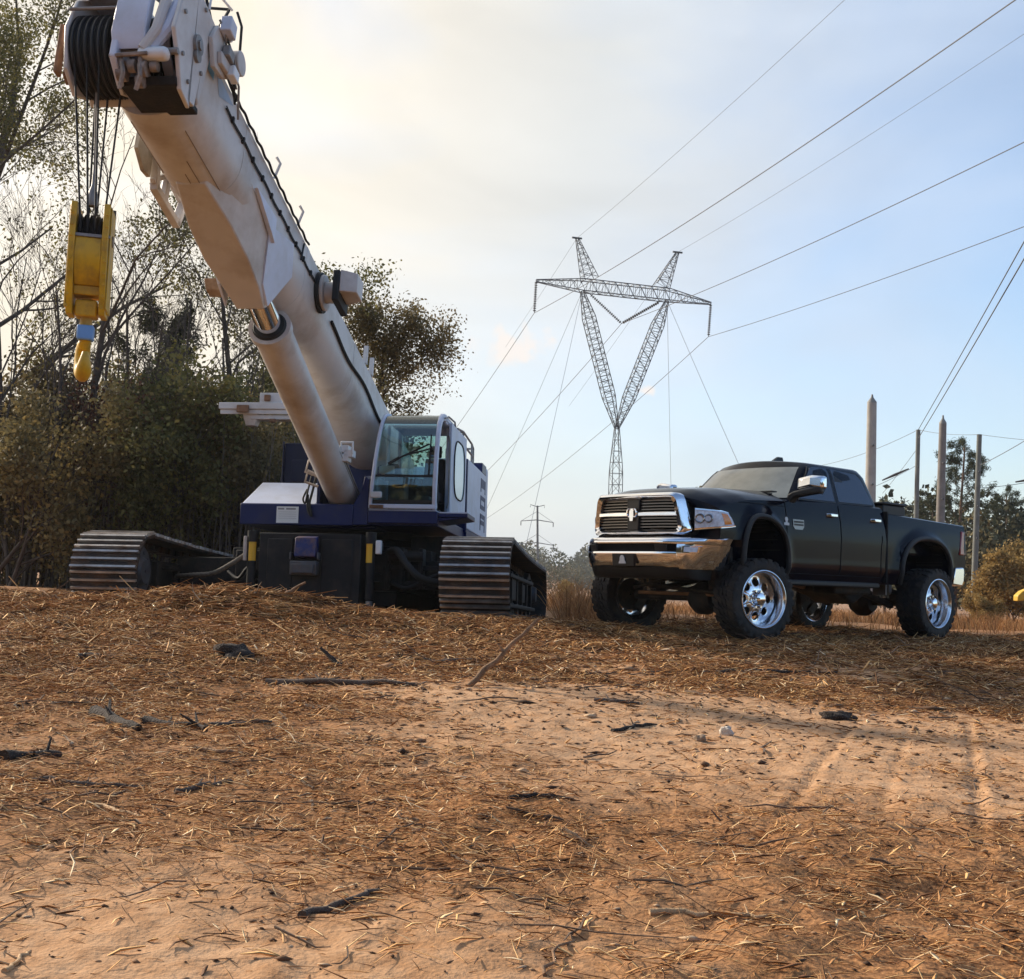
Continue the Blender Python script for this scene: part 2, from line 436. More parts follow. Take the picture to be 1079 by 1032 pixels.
for n, L0, L1, w0, w1, tl in ((270000, .015, .08, .0009, .0025, .18), (125000, .05, .18, .0013, .0036, .24), (82000, .025, .11, .0026, .0080, .20)):
    x, y = scatter(n, 1.5, 18.5, 1.55, litter)
    far = np.clip(y / 6, .8, 2.2)
    L = rng.uniform(L0, L1, len(x)) * far; wd = rng.uniform(w0, w1, len(x)) * far
    z = height(x, y) + wd * .5 + rng.random(len(x)) ** 2 * .020 * (1 - sand_mask(x, y)) * (1 + 3 * np.clip(vnoise(x * 2.2, y * 2.2, 21) + .6 * vnoise(x * 6, y * 6, 22), 0, 1))
    az = rng.normal(0, .95, len(x)) + rng.choice([0, math.pi], len(x))
    v, q, tn = slivers(np.stack([x, y, z], -1), az, rng.normal(0, tl, len(x)), L, wd, rng.normal(0, .10, len(x)) * L, rng.random(len(x)))
    VV.append(v); QQ.append(q + off); TT.append(tn); off += len(v)
# longer torn bark strips on the heap before the crane and along the back edge
x, y = scatter(16000, 8.5, 17.5, 2.2, lambda x, y: np.clip(.15 + .8 * np.exp(-((x + 3) / 3.2) ** 2 - ((y - 14) / 1.6) ** 2) + .5 * (x < -2.5) * (y > 12), 0, 1) * .6)
L = rng.uniform(.12, .55, len(x)); z = height(x, y) + rng.random(len(x)) ** 1.5 * .055
v, q, tn = slivers(np.stack([x, y, z], -1), rng.normal(0, .7, len(x)) + rng.choice([0, math.pi], len(x)), rng.normal(0, .20, len(x)), L, rng.uniform(.004, .013, len(x)), rng.normal(0, .12, len(x)) * L, np.clip(rng.random(len(x)) * .8 + .12, 0, 1))
VV.append(v); QQ.append(q + off); TT.append(tn); off += len(v)
straw_m = ramp_mat('dry_straw', [(0, (.05, .024, .013)), (.2, (.17, .072, .026)), (.45, (.40, .19, .070)), (.72, (.58, .32, .125)), (.9, (.74, .48, .22)), (1, (.80, .64, .42))], .75)
straw = raw_mesh('straw_litter', np.concatenate(VV), np.concatenate(QQ), [straw_m], attr={'tone': np.concatenate(TT)})
tag(straw, 'orange brown straw and wood splinters strewn over the sandy ground', 'straw', kind='stuff')
# bark chips, clods
x, y = scatter(60000, 1.6, 15.5, 1.5, lambda x, y: np.clip(.35 + litter(x, y) * .6, 0, 1))
n = len(x); sz = (.0016 + .0065 * rng.random(n) ** 2.2) * np.clip(y / 4, .9, 2.2) * np.where(rng.random(n) < .03, 2.4, 1)
octv = np.array([(1, 0, 0), (.2, 1, 0), (-1, .1, 0), (-.1, -1, 0), (0, .1, 1), (.1, 0, -1.)])
az = rng.normal(0, .8, n); V = np.repeat(octv[None], n, 0) * (1 + rng.normal(0, .25, (n, 6, 1)))
V *= np.stack([rng.uniform(1.0, 3.0, n), rng.uniform(.6, 1.2, n), rng.uniform(.3, .8, n)], -1)[:, None, :] * sz[:, None, None]
ca, sa = np.cos(az)[:, None], np.sin(az)[:, None]
V = np.stack([V[..., 0] * ca - V[..., 1] * sa, V[..., 0] * sa + V[..., 1] * ca, V[..., 2]], -1)
V += np.stack([x, y, height(x, y) + sz * .3], -1)[:, None, :]
tri = np.array([(0, 1, 4), (1, 2, 4), (2, 3, 4), (3, 0, 4), (1, 0, 5), (2, 1, 5), (3, 2, 5), (0, 3, 5)])
Q = ((np.arange(n) * 6)[:, None, None] + tri[None]).reshape(-1, 3)
chip_m = ramp_mat('bark_chip', [(0, (.05, .028, .018)), (.35, (.18, .095, .05)), (.7, (.38, .23, .13)), (1, (.55, .40, .26))], .85)
tag(raw_mesh('bark_chips', V.reshape(-1, 3), Q, [chip_m], attr={'tone': np.repeat(rng.random(n) ** 1.2, 6)}), 'small bark chips and clods mixed into the straw', 'bark chips', kind='stuff')
# twigs too many to count
tw = MB(); rr = random.Random(3)
x, y = scatter(1900, 2.0, 15.5, 1.7, litter)
for px_, py_ in zip(x, y):
    L = rr.uniform(.06, .30) * (1 + py_ / 12); r0 = rr.uniform(.0011, .0032) * (1 + py_ / 7); a = rr.gauss(0, .7) + rr.choice((0, math.pi))
    pts = []; c = np.array([px_, py_]); ab = a
    lift = py_ > 6.5 and rr.random() < .035
    for i in range(5):
        u = i / 4
        pts.append((c[0], c[1], hz(c[0], c[1]) + r0 + (u * L * rr.uniform(.2, .5) if lift else rr.uniform(.0, .012))))
        ab += rr.gauss(0, .22); c = c + np.array([math.cos(ab), math.sin(ab)]) * L / 4
    tw.tube(pts, [r0, r0, r0 * .9, r0 * .75, r0 * .4], 4)
twig_m = mat('dead_twig', (.13, .085, .055), .85, noise=.6, nscale=3, bump=.3)
tag(tw.build('twig_litter', twig_m, fixn=False), 'thin dead twigs scattered through the straw', 'twigs', kind='stuff')

def G(u, v, lift=0):
    """a place on the ground, given where the photo shows it"""
    d = cF + cR * ((u - 539.5) / F_PX) - cU * ((v - 516) / F_PX)
    tt = .5
    for _ in range(400):
        p = Vector((0, 0, CAM_H)) + d * tt
        if p.z < hz(p.x, p.y): break
        tt *= 1.012
    return Vector((p.x, p.y, hz(p.x, p.y) + lift))
def AT(u, v, Y):
    d = cF + cR * ((u - 539.5) / F_PX) - cU * ((v - 516) / F_PX)
    return Vector((0, 0, CAM_H)) + d * (Y / d.y)
bark_g = mat('grey_weathered_bark', (.105, .074, .056), .9, noise=.6, nscale=14, bump=.8, bscale=90)
bark_d = mat('dark_rotten_bark', (.040, .028, .022), .9, noise=.6, nscale=18, bump=1.0, bscale=80)
bark_t = mat('pale_bare_wood', (.46, .29, .15), .8, noise=.35, nscale=14, bump=.4, bscale=90)
bark_b = mat('brown_branch_bark', (.24, .135, .07), .85, noise=.5, nscale=14, bump=.6, bscale=90)
def branch(p, q, r, m, label, seed, wob=.05, fork=False, cat='branch', name='fallen_branch', grp='branches lying in the straw'):
    q_ = random.Random(seed); o = empty(name, label, cat, grp, Matrix.Translation(p)) if fork else None
    L = (q - p).length; n = 9; pts = []; rs = []
    for i in range(n):
        u = i / (n - 1); c = p.lerp(q, u)
        if 0 < i < n - 1: c = c + Vector((q_.gauss(0, wob), q_.gauss(0, wob), q_.gauss(0, wob * .25))) * L * .45
        if q.z - p.z < .15: c.z = max(c.z, hz(c.x, c.y) + r * .45)
        pts.append(c); rs.append(r * (1.05 - .5 * u) * q_.uniform(.85, 1.15))
    mb = MB(); base = p if True else None
    mb.tube([c - p for c in pts], rs, 8)
    for k in range(q_.randint(1, 3)):                                   # snapped stubs of side twigs
        i = q_.randint(2, n - 3); a = pts[i] - p; s_ = Vector((q_.gauss(0, 1), q_.gauss(0, 1), q_.uniform(.1, .9))).normalized()
        mb.tube([a, a + s_ * r * q_.uniform(2, 6)], [rs[i] * .5, rs[i] * .25], 5)
    ob = mb.build('stem' if fork else name, m, o, fixn=False, smooth=50)
    if fork:
        f = MB(); a = pts[4] - p; b_ = a + (q - p) * .25 + Vector((q_.gauss(0, .05), q_.gauss(0, .05), .06)) * L
        f.tube([a, a.lerp(b_, .5) + Vector((0, 0, .02)), b_], [r * .6, r * .5, r * .25], 7)
        f.build('fork', m, o, fixn=False, smooth=50)
        return o
    ob.location = p
    return tag(ob, label, cat, grp)
BR = [
 ((280, 721), (440, 724), .030, bark_g, 'long straight grey branch lying flat across the straw in front of the black counterweight box'),
 ((82, 697), (168, 700), .024, bark_g, 'thin grey branch lying flat in the straw below the left crawler track'),
 ((398, 695), (470, 699), .026, bark_d, 'dark branch lying flat before the crane, end to end with a grey one'),
 ((455, 701), (528, 697), .026, bark_g, 'grey branch lying flat whose right end passes behind the leaning brown pole'),
 ((100, 756), (146, 772), .040, bark_d, 'short thick charred log chunk lying at left in the straw'),
 ((152, 763), (216, 774), .030, bark_d, 'dark splintered branch piece just right of the short charred log'),
 ((4, 802), (62, 799), .032, bark_d, 'thick dark grey branch piece at the left edge of the ground'),
 ((18, 826), (152, 833), .018, bark_g, 'long crooked grey branch at lower left where straw gives way to sand'),
 ((184, 839), (244, 826), .016, bark_g, 'grey branch tilted uphill right, beside the long crooked branch at lower left'),
 ((216, 770), (286, 764), .017, bark_g, 'arched slim grey branch in the straw right of the dark splintered piece'),
 ((318, 972), (402, 941), .013, bark_g, 'grey brown branch lying on bare sand near the bottom of the picture'),
 ((4, 1031), (32, 1004), .007, bark_t, 'pale broken stick on bare sand in the bottom left corner'),
 ((742, 712), (882, 712), .024, bark_d, 'long dark wavy branch lying in front of the truck'),
 ((626, 740), (674, 743), .020, bark_g, 'short grey branch on the sand left of the long dark wavy branch'),
 ((645, 772), (692, 766), .014, bark_d, 'slim dark branch on the sand left of the pale stones'),
 ((684, 966), (816, 967), .010, bark_t, 'straight pale tan stick lying level in the straw at bottom right'),
 ((574, 1031), (610, 974), .005, bark_b, 'thin brown stick pointing away from the camera at the bottom centre'),
 ((536, 846), (604, 844), .013, bark_d, 'dark branch lying level in the middle of the straw, nearer than the pale stones'),
 ((205, 792), (262, 797), .016, bark_b, 'brown branch lying between the arched branch and the long crooked one'),
 ((405, 655), (470, 668), .030, bark_b, 'brown branch lying on the heap right below the right crawler track'),
 ((100, 852), (152, 862), .009, bark_t, 'pale split stick beside the long crooked branch at the edge of the sand'),
]
for i, (a, b_, r, m, lab) in enumerate(BR):
    pa, pb = G(*a), G(*b_)
    branch(pa + Vector((0, 0, r * .3)), pb + Vector((0, 0, r * .3)), r * .8, m, lab, 100 + i, .06)
p = G(493, 726); q = AT(568, 652, p.y + .25)
branch(p, q, .019, bark_b, 'bare brown pole sticking up at a slant out of the straw before the right track', 55, .02)
p = G(359, 706); q = AT(338, 683, p.y + .1)
branch(p, q, .022, bark_d, 'short dark stub leaning left out of the straw before the counterweight box', 56, .03)
p = G(296, 630); q = AT(322, 614, p.y + .05)
branch(p, q, .022, bark_b, 'brown twig poking up from the heap against the black counterweight box', 57, .05)
p = G(548, 916); q = AT(540, 888, p.y)
branch(p, q, .0025, bark_b, 'tiny upright brown twig standing in the straw in the foreground centre', 58, .05)
p = G(695, 655 + 240); q = AT(690, 880, p.y + .02)
# chunks and stones
def lump(p, sx, sy, sz, m, label, cat, name, seed, group=None):
    bm = bmesh.new(); bmesh.ops.create_icosphere(bm, subdivisions=3, radius=1)
    sd_ = np.random.default_rng(seed)
    for v in bm.verts:
        c = np.array(v.co); nz_ = sum(vnoise(np.array([c[0] * f + seed]), np.array([c[1] * f + c[2] * f * 1.3]), seed)[0] / k for f, k in ((1.5, 1), (3.5, 1.8), (8, 4)))
        v.co *= 1 + .75 * nz_
        v.co = Vector((v.co.x * sx, v.co.y * sy, max(v.co.z, -.5) * sz))
    me = bpy.data.meshes.new(name); bm.to_mesh(me); bm.free(); me.materials.append(m)
    for f in me.polygons: f.use_smooth = True
    o = bpy.data.objects.new(name, me); COL.objects.link(o); o.location = p + Vector((0, 0, sz * .35))
    return tag(o, label, cat, group)
stone_m = mat('pale_stone', (.50, .44, .38), .85, noise=.3, nscale=20, bump=.5, bscale=60)
lump(G(885, 759), .105, .05, .035, bark_d, 'lump of dark ribbed bark on the sand before the truck', 'bark', 'bark_chunk', 3)
lump(G(765, 776), .035, .03, .035, stone_m, 'pale jagged stone standing on the sand, the larger of two', 'stone', 'stone', 5, 'stones on the sand')
lump(G(737, 782), .028, .025, .026, mat('brown_stone', (.26, .18, .12), .9, noise=.3, nscale=20, bump=.5), 'small brown stone just left of the pale jagged one', 'stone', 'stone', 9, 'stones on the sand')
lump(G(246, 696), .13, .10, .08, bark_d, 'black root clump in the straw left of the dark leaning stub', 'root clump', 'root_clump', 12)
# ------------------------------------------------------------------ crawler crane (local axes: x right, y to the rear, z up)
white = mat('white_crane_paint', (.60, .57, .545), .42, noise=.06, nscale=3, dirt=(.30, .22, .15), dscale=1.3, damt=.6, bump=.04, bscale=60)
blue = mat('dark_blue_crane_paint', (.007, .015, .085), .36, spec=.35, noise=.15, nscale=4, dirt=(.06, .05, .05), dscale=3, damt=.3)
sky_white = mat('white_paint_sky_tint', (.60, .64, .76), .42, noise=.05, dirt=(.40, .38, .36), dscale=2.2, damt=.4)  # white paint with the bluish sky light put into its colour
blk = mat('black_painted_steel', (.0065, .007, .009), .5, spec=.3, noise=.3, nscale=5, dirt=(.05, .038, .028), dscale=2.4, damt=.5, bump=.1)
dark = mat('greasy_dark_steel', (.011, .010, .0095), .65, spec=.3, noise=.4, nscale=8, dirt=(.05, .034, .024), dscale=5, damt=.6, bump=.3)
steel = mat('worn_track_steel', (.40, .385, .375), .38, metal=.7, noise=.3, nscale=7, dirt=(.17, .11, .075), dscale=3.2, damt=.7, bump=.35, bscale=50)
chrome = mat('chrome', (.80, .80, .80), .06, metal=1)
grey = mat('grey_steel', (.28, .27, .26), .5, metal=.4, noise=.2, dirt=(.15, .1, .06), damt=.5)
rust = mat('rusty_brown_steel', (.20, .10, .05), .75, noise=.5, nscale=10, bump=.3)
rope_m = mat('black_wire_rope', (.014, .013, .013), .55, noise=.3, nscale=30)
yel = mat('yellow_block_paint', (.62, .37, .012), .42, noise=.12, nscale=6, dirt=(.16, .10, .03), dscale=5, damt=.55)
yel2 = mat('yellow_sticker', (.70, .40, .02), .5)
lamp_w = mat('white_plastic', (.75, .76, .76), .35)
sticker_b = mat('light_blue_sticker', (.10, .38, .75), .4)
sticker_g = mat('grey_sticker', (.30, .36, .45), .4)
hose_m = mat('grey_ribbed_hose', (.14, .115, .085), .8, noise=.3, nscale=20, bump=.5)
seat_m = mat('dark_seat_fabric', (.02, .02, .024), .8)
ins_m = mat('grey_cab_lining', (.06, .065, .07), .7)
rubber = mat('black_rubber', (.012, .012, .012), .7)
def glass_mat(name, tint, ior=1.45, rough=.02):
    m = bpy.data.materials.new(name); m.use_nodes = True; t = m.node_tree; t.nodes.clear()
    o = N(t, 'ShaderNodeOutputMaterial'); tr = N(t, 'ShaderNodeBsdfTransparent'); tr.inputs[0].default_value = (*tint, 1)
    g = N(t, 'ShaderNodeBsdfGlossy'); g.inputs['Roughness'].default_value = rough; g.inputs[0].default_value = (.9, .95, .95, 1)
    f = N(t, 'ShaderNodeFresnel'); f.inputs[0].default_value = ior
    mr_ = N(t, 'ShaderNodeMath', operation='MULTIPLY_ADD'); mr_.inputs[1].default_value = 1.0; mr_.inputs[2].default_value = .05
    t.links.new(f.outputs[0], mr_.inputs[0])
    ms = N(t, 'ShaderNodeMixShader'); t.links.new(mr_.outputs[0], ms.inputs[0]); t.links.new(tr.outputs[0], ms.inputs[1]); t.links.new(g.outputs[0], ms.inputs[2])
    t.links.new(ms.outputs[0], o.inputs[0]); return m
cab_glass = glass_mat('greenish_cab_glass', (.70, .82, .80), 1.5)
door_glass = mat('pale_blue_door_glass', (.36, .55, .62), .08, spec=.8)

crane = empty('crawler_crane', 'white and dark blue telescopic crane on steel crawler tracks with its boom raised left', 'crane', None, CR_W)
# ---- tracks
def track_path(n):
    """closed loop of (y, z, ty, tz) evenly spaced, front end drum bigger, top run sagging to the rear"""
    c0, r0, c1, r1 = (.53, .535), .495, (5.68, .475), .435
    pts = []
    for k in range(40):
        a = R_(-90 - 180 * k / 39); pts.append((c0[0] + r0 * math.cos(a), c0[1] + r0 * math.sin(a)))
    for k in range(1, 20):
        u = k / 20; pts.append((c0[0] + (c1[0] - c0[0]) * u, (c0[1] + r0) * (1 - u) + (c1[1] + r1) * u - .03 * math.sin(u * math.pi)))
    for k in range(40):
        a = R_(90 - 180 * k / 39); pts.append((c1[0] + r1 * math.cos(a), c1[1] + r1 * math.sin(a)))
    for k in range(1, 20):
        u = k / 20; pts.append((c1[0] + (c0[0] - c1[0]) * u, (c1[1] - r1) * (1 - u) + (c0[1] - r0) * u))
    P = np.array(pts + [pts[0]]); seg = np.hypot(*np.diff(P, axis=0).T); s = np.concatenate([[0], np.cumsum(seg)])
    t = np.linspace(0, s[-1], n, endpoint=False); y = np.interp(t, s, P[:, 0]); z = np.interp(t, s, P[:, 1])
    e = 1e-3; y2 = np.interp((t + e) % s[-1], s, P[:, 0]); z2 = np.interp((t + e) % s[-1], s, P[:, 1])
    d = np.stack([y2 - y, z2 - z], 1); d /= np.linalg.norm(d, axis=1)[:, None]
    return y, z, d, s[-1]
def make_track(xc, outer):
    tr = MB()
    ns = 48; y, z, d, per = track_path(ns * 3)
    hw = .45; q_ = random.Random(int(xc * 10))
    for k in range(ns):                                       # one shoe: plate and three grouser bars
        i = 3 * k + 1; dy, dz = d[i]; nyv, nzv = -dz, dy       # outward normal (loop runs front-bottom-up)
        if (y[i] - 3.0) * nyv + (z[i] - .5) * nzv * 4 < 0: nyv, nzv = -nyv, -nzv
        L = per / ns * .485; j = q_.uniform(-.004, .004)
        def P(a, h, x): return (xc + x, y[i] + dy * a + nyv * h, z[i] + dz * a + nzv * h)
        def blk_(a0, a1, h0, h1, w):
            tr.add([P(a, h, x) for x in (-w, w) for a in (a0, a1) for h in (h0, h1)], [(0, 1, 3, 2), (4, 6, 7, 5), (0, 4, 5, 1), (2, 3, 7, 6), (0, 2, 6, 4), (1, 5, 7, 3)])
        tr.mi = 1; blk_(-L, L, -.045, -.012 + j, hw)
        tr.mi = 0
        for a in (-L * .86, -L * .06, L * .74): blk_(a - .012, a + .016, -.012 + j, .032 + j + q_.uniform(-.002, .002), hw - .004)
        tr.mi = 1; blk_(-L * .8, L * .8, -.13, -.046, .10)
    o = tr.build('crawler_track', [steel, mat_shoe], crane, smooth=0)
    fr = MB(); s = 1 if outer > 0 else -1
    fr.box(xc - .2, xc + .2, .75, 5.45, .22, .72)
    fr.loft([[(xc + a, .35, .40), (xc + a, .35, .70), (xc + a, .85, .76), (xc + a, .85, .2)] for a in (-.16, .16)])
    for k in range(6):
        yy = 1.1 + k * .75; fr.box(xc - .29, xc - .2, yy, yy + .1, .25, .7); fr.box(xc + .2, xc + .29, yy + .02, yy + .12, .25, .7)
    fr.box(xc - .31, xc + .31, 1.5, 5.0, .60, .66); fr.box(xc - .33, xc + .33, 1.0, 5.2, .18, .24)
    fr.box(xc - .27, xc + .27, 2.1, 2.8, .30, .62); fr.box(xc - .26, xc + .26, 3.5, 4.3, .30, .58)
    fr.build('track_frame', dark, o, bevel=.012)
    dr = MB()
    prof = [(.02, -.36), (.16, -.37), (.2, -.3), (.34, -.29), (.40, -.2), (.43, -.18), (.43, .18), (.40, .2), (.34, .29), (.2, .3), (.16, .37), (.02, .36)]
    dr.lathe(prof, 'x', (xc, .53, .535), 32)
    for k in range(10):
        a = 2 * math.pi * k / 10
        for sx in (-1, 1): dr.lathe([(.0, .31 * sx), (.03, .31 * sx), (.03, .27 * sx)], 'x', (xc, .53 + .26 * math.cos(a), .535 + .26 * math.sin(a)), 6)
    dr.build('drive_sprocket', dark2, o)
    idl = MB(); idl.lathe([(.02, -.3), (.12, -.3), (.15, -.22), (.36, -.18), (.38, -.1), (.38, .1), (.36, .18), (.15, .22), (.12, .3), (.02, .3)], 'x', (xc, 5.68, .475), 32)
    idl.build('idler_wheel', dark2, o)
    for k in range(7):
        rl_ = MB(); rl_.lathe([(.02, -.24), (.09, -.24), (.1, -.2), (.13, -.18), (.13, -.1), (.1, -.08), (.1, .08), (.13, .1), (.13, .18), (.1, .2), (.09, .24), (.02, .24)], 'x', (xc, 1.25 + k * .66, .18), 20)
        rl_.build('track_roller', dark2, o)
    return o
mat_shoe = mat('dirty_track_plate', (.026, .023, .021), .7, metal=.2, noise=.4, nscale=9, dirt=(.13, .065, .032), dscale=3, damt=.8, bump=.4)
dark2 = mat('blue_grey_steel', (.085, .09, .105), .55, metal=.4, noise=.3, nscale=6, dirt=(.12, .075, .045), dscale=4, damt=.7)
make_track(-2.43, -1); make_track(2.43, 1)
# ---- undercarriage
m = MB()
m.box(-1.25, 1.25, 1.75, 5.1, .38, .92); m.box(-2.2, 2.2, 1.95, 2.55, .42, .82); m.box(-2.2, 2.2, 4.2, 4.8, .42, .82)
m.box(-1.45, 1.5, 2.2, 4.5, .5, .98); m.box(-1.1, 1.1, 1.76, 5.0, .16, .37); m.box(1.12, 1.80, 2.6, 4.1, .83, 1.22); m.box(1.51, 2.0, 2.56, 4.19, .35, .80)  # belly and right-hand boxes added to block light showing under the deck
for x in (.95, 1.15, 1.42): m.box(x, x + .06, 1.62, 1.9, .40, .98)
m.box(.9, 1.75, 1.68, 1.76, .66, .74); m.box(1.0, 1.7, 1.66, 1.74, .45, .52); m.tube([(1.0, 1.6, .86), (1.5, 1.6, .86)], .07, 12)
m.build('carbody', dark, crane, bevel=.015)
m = MB(); m.lathe([(.05, .9), (1.02, .9), (1.05, .98), (1.05, 1.06), (.98, 1.07), (.98, 1.15), (1.1, 1.16), (1.1, 1.27), (.05, 1.27)], 'z', (.2, 3.5, 0), 48); m.build('slewing_ring', dark, crane)
m = MB(); m.box(-.72, .71, 1.15, 1.70, .12, 1.13); m.box(-.60, -.24, 1.13, 1.16, .2, 1.05); m.box(.16, .60, 1.13, 1.16, .2, 1.05)
cw = m.build('front_counterweight', blk, crane, bevel=.02)
m = MB(); m.box(-1.7, 1.7, 5.14, 5.6, .14, 1.13); m.build('added_rear_weight', blk, crane, bevel=.02)  # rear weight added to keep sunlight out from under the crane
m = MB(); m.loft([[(-.18, 1.02, 1.06), (.12, 1.02, 1.06), (.12, 1.14, 1.09), (-.18, 1.14, 1.09)], [(-.18, .98, .80), (.12, .98, .80), (.12, 1.14, .78), (-.18, 1.14, .78)]]); m.build('lifting_lug', mat('blue_chipped_paint', (.008, .016, .11), .5, noise=.3, nscale=9, dirt=(.14, .07, .05), dscale=7, damt=.8), cw, bevel=.012)
m = MB(); m.box(-.23, .14, .97, 1.14, .55, .74); m.box(-.20, .11, .93, .97, .57, .70); m.box(-.25, -.22, 1.0, 1.12, .76, .86); m.box(.13, .16, 1.0, 1.12, .76, .86); m.build('hook_pocket', dark2, cw, bevel=.012)
for x, sg in ((-.84, -1), (.83, 1)):
    m = MB(); m.lathe([(.0, .24), (.062, .24), (.062, 1.0), (.075, 1.0), (.075, 1.16), (.0, 1.17)], 'z', (x, 1.22, 0), 16); m.box(x - .05, x + .05, 1.26, 1.8, .5, .62); m.box(x - .05, x + .05, 1.26, 1.8, .95, 1.05)
    j = m.build('jack_post', blk, crane)
    m = MB(); m.lathe([(0, .12), (.05, .12), (.05, .22), (.0, .23)], 'z', (x, 1.22, 0), 12); m.build('jack_foot', grey, j)
    m = MB(); m.loft([[(x + .0645 * math.sin(a), 1.22 - .0645 * math.cos(a), z) for a in np.linspace(-.9 + .35 * sg * -1, .9 + .35 * sg * -1, 9)] for z in (.74, 1.04)], close=False, cap0=False, cap1=False); m.build('warning_strip', yel2, j, fixn=False)
m = MB(); m.box(-.955, -.905, 1.17, 1.23, .74, 1.08); m.build('work_light', mat('rusty_light_housing', (.42, .36, .32), .6, noise=.3, nscale=12), crane, bevel=.01)
m = MB(); m.box(.905, .985, 1.16, 1.24, .86, 1.05); m.build('work_light', lamp_w, crane, bevel=.015)
def hose(pts, r, name='hydraulic_hose', mt=None, ribs=True):
    mb = MB(); P = [Vector(p) for p in pts]; out_ = []
    for i in range(len(P) - 1):
        p0, p1, p2, p3 = P[max(i - 1, 0)], P[i], P[i + 1], P[min(i + 2, len(P) - 1)]
        for k in range(10):
            u = k / 10; out_.append(.5 * ((2 * p1) + (p2 - p0) * u + (2 * p0 - 5 * p1 + 4 * p2 - p3) * u * u + (3 * p1 - p0 - 3 * p2 + p3) * u ** 3))
    out_.append(P[-1]); rs = [r * (1.12 if (i % 2 and ribs) else 1) for i in range(len(out_))]
    mb.tube(out_, rs, 8); return mb.build(name, mt or hose_m, crane, smooth=60)
hose([(-2.05, 1.6, .52), (-1.75, 1.35, .53), (-1.4, 1.25, .56), (-1.12, 1.22, .70), (-.92, 1.3, .86), (-.85, 1.5, .98)], .032)
hose([(1.0, 1.62, .92), (1.15, 1.45, .93), (1.3, 1.40, .74), (1.5, 1.40, .56), (1.75, 1.5, .50), (2.0, 1.6, .5)], .05, mt=rubber)
hose([(1.05, 1.66, .5), (1.3, 1.5, .42), (1.7, 1.5, .6), (2.0, 1.7, .62)], .025, mt=rubber)
hose([(-1.3, 1.6, .6), (-1.1, 1.45, .5), (-.98, 1.4, .62), (-.9, 1.5, .75)], .022, mt=rubber)
# ---- upper works
m = MB(); m.box(-1.22, 1.66, 1.75, 6.7, 1.30, 1.47); m.box(-.4, .75, 1.86, 6.5, 1.26, 1.30); m.build('slewing_deck', blue, crane, bevel=.015)
m = MB(); m.box(.665, 1.66, 1.68, 1.748, 1.33, 1.505); m.box(1.662, 2.08, 1.72, 2.5, 1.43, 1.50); m.loft([[(1.664, 1.74, 1.37), (2.05, 1.74, 1.425), (1.664, 1.74, 1.425)], [(1.664, 2.48, 1.37), (2.05, 2.48, 1.425), (1.664, 2.48, 1.425)]]); m.build('cab_step', blue, crane, bevel=.01)
m = MB(); m.box(1.68, 2.08, 1.715, 1.72, 1.485, 1.503); m.build('step_edge', sky_white, crane)
m = MB(); m.loft([[(-1.2, 1.68, 1.285), (.45, 1.68, 1.285), (.45, 1.68, 1.58), (-1.2, 1.68, 1.58)], [(-1.2, 1.745, 1.285), (.45, 1.745, 1.285), (.45, 1.745, 1.60), (-1.2, 1.745, 1.60)]]); hb = m.build('hood_front', blue, crane, bevel=.012)
m = MB(); m.loft([[(-1.19, 1.70, 1.584), (-1.19, 2.6, 1.99), (-1.19, 2.75, 1.99), (-1.19, 2.75, 1.50), (-1.19, 1.75, 1.50)], [(-.10, 1.70, 1.584), (-.10, 2.6, 1.99), (-.10, 2.75, 1.99), (-.10, 2.75, 1.50), (-.10, 1.75, 1.50)]], cap0=True); m.build('hood', sky_white, crane, bevel=.02)
m = MB(); m.box(-.66, -.34, 1.674, 1.679, 1.31, 1.545); pl = m.build('placard', mat('white_placard', (.70, .72, .72), .4), crane)
m = MB()
for x0, x1 in ((-.64, -.55), (-.52, -.38)): m.box(x0, x1, 1.671, 1.673, 1.50, 1.525)
for k in range(4): m.box(-.63, -.37, 1.671, 1.673, 1.465 - k * .03, 1.468 - k * .03)
m.build('placard_lettering', mat('grey_ink', (.25, .26, .27), .5), pl)
m = MB(); m.loft([[(.45, 1.69, 1.30), (.66, 1.69, 1.30), (.66, 1.69, 1.95), (.60, 1.69, 2.0), (.56, 1.69, 1.8), (.45, 1.69, 1.6)], [(.45, 3.2, 1.30), (.66, 3.2, 1.30), (.66, 3.2, 2.2), (.60, 3.2, 2.2), (.56, 3.2, 2.0), (.45, 3.2, 1.8)]])
m.box(-.11, -.06, 1.76, 4.2, 1.47, 1.95); m.box(-.06, .45, 3.4, 3.5, 1.47, 2.5); m.build('boom_cradle_wall', blue, crane, bevel=.01)
m = MB(); m.loft([[(-1.22, 3.4, 1.47), (-.42, 3.4, 1.47), (-.42, 3.4, 2.72), (-1.10, 3.4, 2.72)], [(-1.22, 5.2, 1.47), (-.42, 5.2, 1.47), (-.42, 5.2, 2.72), (-1.10, 5.2, 2.72)]]); m.box(-1.13, -1.10, 3.36, 3.40, 1.5, 2.74)
m.box(-.98, -.48, 3.37, 3.40, 2.1, 2.45); m.build('hydraulic_cabinet', mat('blue_black_paint', (.008, .011, .035), .5, spec=.3, noise=.2), crane, bevel=.012)
